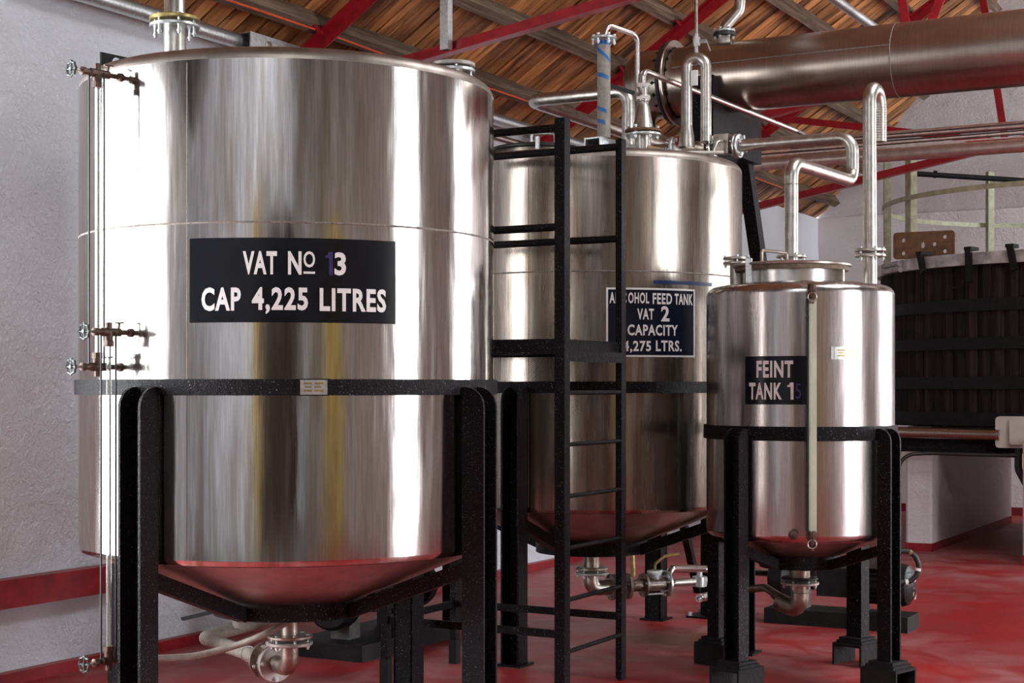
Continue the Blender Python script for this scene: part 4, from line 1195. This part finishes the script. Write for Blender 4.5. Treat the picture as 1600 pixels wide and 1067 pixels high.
tag(m.build('overhead_pipe', 'steel_brown', None, True), 'thick brownish overhead pipe crossing below the condenser on the right', 'pipe')
m = MB(); m.cyl((-4.9, 11.2, zc_(195, 10.85)), (WX1 + .02, 11.2, zc_(195, 10.85)), .028, n=16)
tag(m.build('overhead_pipe', 'steel_brown', None, True), 'thinner brownish overhead pipe, upper one of the crossing pair', 'pipe')
for k in range(7):
    zz = zc_(203 + k * 2.4, 10.7); yy = 10.80 + .022 * k
    m = MB(); m.tube([(x_, yy + .008 * sin(x_ * 1.7 + k), zz + .004 * sin(x_ * 2.1 + k * 1.3)) for x_ in [-4.2 + .35 * i for i in range(24)]], .0055, 6)
    tag(m.build('cable', 'wire_pale' if k in (1, 4, 6) else 'wire_dark', None, True), ('pale' if k in (1, 4, 6) else 'dark') + ' loose cable in bundle draped along the overhead pipes', 'cable', 'cables draped along the overhead pipes')
pm = P(1335, 21, 10.7)
m = MB(); m.cyl((pm.x, pm.y - 3.2, pm.z), (pm.x, pm.y + 1.6, pm.z), .032, n=14)
tag(m.build('roof_conduit', 'galv', None, True), 'silver conduit under the boards above right end of condenser', 'pipe')
# dark conduit on the far wall
m = MB(); c0_, c1_ = P(1428, 271, 16.6), P(1640, 285, 16.6); c0_.y = c1_.y = min(c0_.y, c1_.y, WY1 - .1)
m = MB(); m.cyl(P(1425, 271, 16.2), P(1620, 283.5, 16.0), .028, n=12); m.cyl(P(1458, 272.2, 16.18), P(1464, 272.7, 16.17), .04, n=12)
tag(m.build('wall_conduit', 'motor', None, True), 'dark grey conduit sloping across the far white wall', 'pipe')

# ------------------------------------------------------------------ wooden vat on plinths
VC = Vector((-2.264, 15.1)); VR = 1.9
VT = thing('wooden_vat', (VC.x, VC.y, 1.07), 'huge dark timber vat with iron hoops and pale rim', 'vat')
NS = 96
dth = 2 * pi / NS
q = MB(); w = VR * dth - .006
q.prism([(-.025, -w / 2 + .003), (.0, -w / 2), (.022, 0), (.0, w / 2), (-.025, w / 2 - .003)], (0, 0, 0), (1, 0, 0), (0, 1, 0), (0, 0, 1), 1.38)
sm = bpy.data.meshes.new('stave'); sm.from_pydata([tuple(p) for p in q.v], [], q.f); sm.update(); sm.materials.append(MATS['wood_stave'])
for k in range(NS):
    ob = bpy.data.objects.new('stave', sm); COL.objects.link(ob); ob.parent = VT
    a_ = k * dth
    r_ = VR - .025 + random.uniform(-.004, .004)
    ob.location = (r_ * cos(a_), r_ * sin(a_), 0.0); ob.rotation_euler = (0, 0, a_)
MB().lathe([(0, 1.10), (VR - .05, 1.10)], (VC.x, VC.y, 0), n=48).build('vat_bottom', 'wood_stave', VT)
MB().lathe([(VR - .05, 1.10), (VR - .05, 2.44)], (VC.x, VC.y, 0), n=96).build('lining', 'wood_dark', VT)
for z0, z1 in ((2.044, 2.145), (1.725, 1.825), (1.392, 1.495), (1.085, 1.195)):
    hoop(VC, VR, .012, z0, z1, 96).build('hoop', 'iron_hook', VT, True)
MB().lathe([(VR - .08, 2.43), (VR + .03, 2.43), (VR + .03, 2.53), (VR - .12, 2.54), (VR - .12, 2.43)], (VC.x, VC.y, 0), n=96).build('rim', 'rim_metal', VT, True)
MB().lathe([(VR - .1, 2.538), (VR - .4, 2.535), (0, 2.53)], (VC.x, VC.y, 0), n=48).build('cover', 'wood_dark', VT, True)
for px, sl_, L_ in ((1437, .09, .17), (1513, .03, .28), (1578, .05, .2)):
    a_ = az_of(VC, VR + .04, px); er = Vector((cos(a_), sin(a_), 0)); et = Vector((-sin(a_), cos(a_), 0))
    o = Vector((VC.x, VC.y, 0)) + er * (VR + .04)
    q = MB(); q.bar(o + Vector((0, 0, 2.56)), o + er * .03 + et * sl_ + Vector((0, 0, 2.56 - L_)), .055, .03, tuple(er)); q.bar(o - er * .1 + Vector((0, 0, 2.565)), o + er * .015 + Vector((0, 0, 2.565)), .07, .03)
    if px == 1513:
        q.tube([o + er * .05 + et * (-.10 + .08 * cos(t)) + Vector((0, 0, 2.30 + .06 * sin(t))) for t in [pi + pi * k / 8 for k in range(9)]], .008, 6)
    q.build('clamp_hook', 'iron_hook', VT, False)
for dz in (0, -.055):
    a_ = az_of(VC, VR + .03, 1383); b_ = az_of(VC, VR + .03, 1409)
    q = MB(); q.cyl(polar(VC, VR + .05, a_, 2.5 + dz), polar(VC, VR + .05, b_, 2.5 + dz), .014, n=10); q.cyl(polar(VC, VR + .05, b_, 2.5 + dz), polar(VC, VR + .05, b_ + .006, 2.5 + dz), .026, n=6); q.cyl(polar(VC, VR + .05, a_ + .012, 2.5 + dz), polar(VC, VR + .05, a_ + .018, 2.5 + dz), .026, n=6)
    q.build('rim_bolt', 'rim_metal', VT, True)
# guard rail standing on the vat: green angle posts and two flat ring rails
GR = thing('guard_rail', (VC.x, VC.y, 2.53), 'olive green post and ring guard rail standing on wooden vat', 'railing')
def gpost(p, z1, w=.07):
    a_ = atan2(p.y - VC.y, p.x - VC.x)
    er = Vector((cos(a_), sin(a_), 0)); et = Vector((-sin(a_), cos(a_), 0))
    o = Vector((p.x, p.y, 0)); M = Matrix((er, et, Vector((0, 0, 1)))).transposed()
    q = MB(); q.box(o + Vector((0, 0, (2.53 + z1) / 2)), (.012, w, z1 - 2.53), M); q.box(o + et * w / 2 - er * .03 + Vector((0, 0, (2.53 + z1) / 2)), (.06, .012, z1 - 2.53), M)
    return q.build('post', 'green_paint', GR)
RR = VR - .03
gp = polar(VC, RR, az_of(VC, RR, 1419), 0); g1 = gpost(gp, 3.46, .09)
a_ = az_of(VC, RR, 1383) - .05; gpost(polar(VC, RR, a_, 0), 3.52, .08)
# the far post seen beyond the rim
kb = (1547 - 800) / FPX; dx, dy = kb * CY - SY, kb * SY + CY
n_ = sqrt(dx * dx + dy * dy); dx /= n_; dy /= n_
t_ = VC.x * dx + VC.y * dy; t_ += sqrt(max(RR * RR - (VC.x ** 2 + VC.y ** 2 - t_ * t_), 0))
gpost(Vector((t_ * dx, t_ * dy, 0)), 3.62, .09)
for a_ in (-.5, .35, 1.2):
    gpost(polar(VC, RR, a_, 0), 3.5, .08)
for zz in (3.075,):
    MB().lathe([(RR + .012, zz - .022), (RR + .018, zz - .022), (RR + .018, zz + .022), (RR + .012, zz + .022), (RR + .012, zz - .022)], (VC.x, VC.y, 0), n=96).build('ring_rail', 'green_paint', GR, True)
# brown drilled plate leaning behind the rim
ao = P(1396, 407, 13.85); e_u = (P(1492, 402, 13.6) - ao); e_u.z = .0; wlen = e_u.length; e_u.normalize()
Mp = Matrix((e_u, Vector((0, 0, 1)), e_u.cross(Vector((0, 0, 1))))).transposed()
hs = [(.09, .165), (.09, .05), (.36, .12), (.45, .18), (.45, .055)]
o = holed_plate('drilled_plate', wlen, .235, [(x_, y_, .016, .018) for x_, y_ in hs] + [(.26, .115, .016, .028)], .02, Mp, (ao.x, ao.y, 2.535), 'rust_plate', None, .03)
tag(o, 'rusty brown plate with drilled holes standing on vat rim', 'plate')
# plinth walls under the vat
def plinth(x0, x1, y0, y1, h, label):
    r_ = .02
    q = MB(); q.prism([(x0 + r_, y0), (x1 - r_, y0), (x1, y0 + r_), (x1, y1), (x0, y1), (x0, y0 + r_)], (0, 0, .07), (1, 0, 0), (0, 1, 0), (0, 0, 1), h - .07)
    T = thing('plinth_wall', ((x0 + x1) / 2, (y0 + y1) / 2, 0), label, 'plinth')
    q.build('plastered_wall', 'plaster_back', T)
    MB().box(((x0 + x1) / 2, (y0 + y1) / 2, .035), (x1 - x0 + .004, y1 - y0 + .004, .07)).build('skirting', 'red_paint', T)
plinth(-3.563, -3.337, 13.47, 16.8, .985, 'whitewashed low plinth wall under the left of wooden vat')
plinth(-2.47, -2.2, 12.86, 16.8, .985, 'whitewashed plinth wall cut by the right edge of picture')
BM = thing('vat_beam', (-2.9, 13.25, .86), 'black steel joist under front of the wooden vat', 'beam')
q = MB(); q.box((-2.65, 13.3, .93), (2.3, .012, .12)); q.box((-2.65, 13.27, .99), (2.3, .07, .012)); q.box((-2.65, 13.27, .87), (2.3, .07, .012)); q.build('joist', 'black_paint', BM)
for x_ in (-3.45, -2.3):
    MB().box((x_, 15.1, 1.035), (.2, 3.2, .07)).build('bearer', 'wood_dark', BM)
# brown tube and grey switch box on the joist
tb0, tb1 = P(1400, 674, 13.4), P(1568, 675.5, 12.85)
m = MB(); m.cyl(Vector((tb0.x, 13.12, tb0.z)), Vector((tb1.x, 13.05, tb0.z - .01)), .045, n=18)
tag(m.build('cable_tube', 'steel_condenser', None, True), 'brownish metal tube lying along the black joist', 'pipe')
eb = P(1586, 675, 12.75)
EB = thing('switch_box', (eb.x, eb.y, eb.z - .13), 'pale grey electrical switch box at right edge of picture', 'switch box')
Mb = Matrix.Rotation(YAW * .3, 3, 'Z')
def rbox(c, sx, sy, sz, r):
    q = MB(); pts = []
    for cx, cz, s in ((sx / 2 - r, -sz / 2 + r, -pi / 2), (sx / 2 - r, sz / 2 - r, 0), (-sx / 2 + r, sz / 2 - r, pi / 2), (-sx / 2 + r, -sz / 2 + r, pi)):
        pts += [(cx + r * cos(s + k * pi / 8), cz + r * sin(s + k * pi / 8)) for k in range(5)]
    return q.prism(pts, Vector(c) - Mb @ Vector((0, sy / 2, 0)), Mb @ Vector((1, 0, 0)), (0, 0, 1), Mb @ Vector((0, 1, 0)), sy)
rbox(eb, .3, .14, .255, .03).build('body', 'cream_plastic', EB, True)
rbox(eb + Mb @ Vector((.06, -.08, 0)), .2, .05, .2, .02).build('cover', 'cream_plastic', EB, True)
MB().cyl(eb + Vector((-.19, 0, -.03)), eb + Vector((-.14, 0, -.03)), .02, n=10).build('gland', 'cream_plastic', EB, True)
pipe('cable', [eb + Vector((.03, -.02, -.12)), eb + Vector((.03, -.03, -.3)), eb + Vector((.14, -.05, -.5)), eb + Vector((.2, -.05, -.9))], .03, 'rubber', EB, .1)
# slotted strut standing by the plinth, with a thin black cable
ps = Pz(1403.5, 13.3, 0)
SS = thing('slotted_strut', (ps.x, ps.y, 0), 'slim slotted steel strut standing right of feint tank', 'strut')
h_ = zc_(686, 13.3)
q = MB(); q.box((ps.x, ps.y, h_ / 2), (.03, .006, h_)); q.box((ps.x + .014, ps.y + .018, h_ / 2), (.004, .036, h_)); q.box((ps.x - .014, ps.y + .018, h_ / 2), (.004, .036, h_)); q.build('strut', 'galv', SS)
for k in range(9): MB().box((ps.x, ps.y - .004, h_ - .05 - k * .1), (.012, .004, .035)).build('slot', 'rubber', SS)
CB = thing('hanging_cable', P(1400, 850, 13.0), 'black cable arching from strut along underside of joist', 'cable')
pipe('cable', [P(1398, 850, 13.0), P(1400, 735, 13.0), P(1415, 710, 13.0), P(1450, 708, 13.0), P(1590, 712, 12.7)], .016, 'rubber', CB, .3)

# ------------------------------------------------------------------ pumps
def pump(name, label, o, ax, zc, base_len, base_w, base_h, base_mat, s=1.0):
    ax = Vector(ax).normalized(); sd = Vector((0, 0, 1)).cross(ax); ez = Vector((0, 0, 1)); o = Vector(o)
    M = Matrix((ax, sd, ez)).transposed()
    T = thing(name, o, label, 'pump')
    q = MB(); q.box(o + ax * base_len / 2 + ez * base_h / 2, (base_len, base_w, base_h), M); q.build('base', base_mat, T)
    def at(u, v, w): return o + ax * u + sd * v + ez * w
    # volute and suction
    MB().lathe([(0, 0), (.13 * s, 0), (.145 * s, .02), (.145 * s, .09), (.12 * s, .12), (.06 * s, .15), (.06 * s, .25 * s), (0, .25 * s)], at(.02, 0, zc), ax, 24).build('volute', 'motor', T, True)
    MB().cyl(at(.07, 0, zc), at(.07, 0, zc + .26 * s), .045 * s, n=14).build('discharge', 'motor', T, True)
    flange(T, at(.07, 0, zc + .26 * s), ez, .08 * s, .016, 4, 'motor', 0, True, .04, 'steel_dirty')
    q = MB(); q.box(at(.18, 0, (zc + base_h) / 2), (.1, .12, zc - base_h), M); q.build('pedestal', 'pump_grey', T)
    q = MB(); q.box(at(.40 * s, 0, zc), (.19 * s, .15 * s, .17 * s), M); q.build('coupling_guard', 'motor', T)
    # finned motor
    m0, m1 = .50 * s, .76 * s
    q = MB(); q.cyl(at(m0, 0, zc), at(m1, 0, zc), .098 * s, n=24)
    mo = q.build('motor_body', 'motor', T, True)
    q = MB()
    for k in range(22):
        t = 2 * pi * k / 22
        q.box(at((m0 + m1) / 2, .108 * s * cos(t), zc + .108 * s * sin(t)), (m1 - m0 - .01, .024 * s, .005), M @ Matrix.Rotation(t, 3, 'X'))
    q.build('cooling_fins', 'motor', mo)
    MB().lathe([(.122 * s, 0), (.124 * s, .05), (.115 * s, .085), (.08 * s, .105), (0, .112)], at(m1 - .01, 0, zc), ax, 28).build('fan_cover', 'motor', T, True)
    for k in (-1, 1):
        q = MB(); q.box(at((m0 + m1) / 2 + k * .07, 0, (zc - .09 * s + base_h) / 2), (.05, .16, max(.02, zc - .09 * s - base_h)), M); q.build('motor_foot', 'motor', T)
    q = MB(); q.box(at((m0 + m1) / 2, -.05, zc + .13 * s), (.1, .08, .07), M); q.build('terminal_box', 'pump_grey', T)
    return T, at
pf, atf = pump('electric_pump', 'black electric pump on steel base behind feint tank legs', (-3.21, 9.06, 0), (1, 0, 0), .26, .86, .26, .09, 'concrete_black')
# spiral grille on its fan cover
q = MB()
for (v_, w_) in ((-.02, .05), (-.02, -.05)):
    q.tube([atf(.87, v_ + (.008 + .004 * t) * cos(t), .26 + w_ + (.008 + .004 * t) * sin(t)) for t in [k * .5 for k in range(18)]], .003, 5)
q.build('grille_mark', 'steel_dirty', pf, True)
pump('electric_pump', 'black pump on low dark concrete block behind VAT No 13', (-4.77, 6.64, 0), (0, 1, 0), .3, .9, .46, .085, 'concrete_black', 1.1)
# pump cable loop with taped joints
CL = thing('cable_loop', P(1392, 905, 8.9), 'black power cable loop with worn tape beside the pump motor', 'cable')
lp = [P(1386, 878, 8.95), P(1391, 868, 8.95), P(1402, 861.5, 8.95), P(1418, 860.5, 8.95), P(1430, 868, 8.95), P(1436, 884, 8.95), P(1432, 900, 8.95), P(1421, 909, 8.95), P(1408, 910, 8.95), P(1396, 906, 8.95)]
pipe('cable', lp, .0145, 'rubber', CL, .06)
for i_ in (3, 5, 7):
    a_, b_ = lp[i_], lp[i_ + 1]; d_ = (b_ - a_).normalized(); c_ = a_ + (b_ - a_) * .35
    MB().cyl(c_ - d_ * .008, c_ + d_ * .008, .0165, n=10).build('tape_wrap', 'letter' if i_ != 3 else 'plate_brass', CL, True)
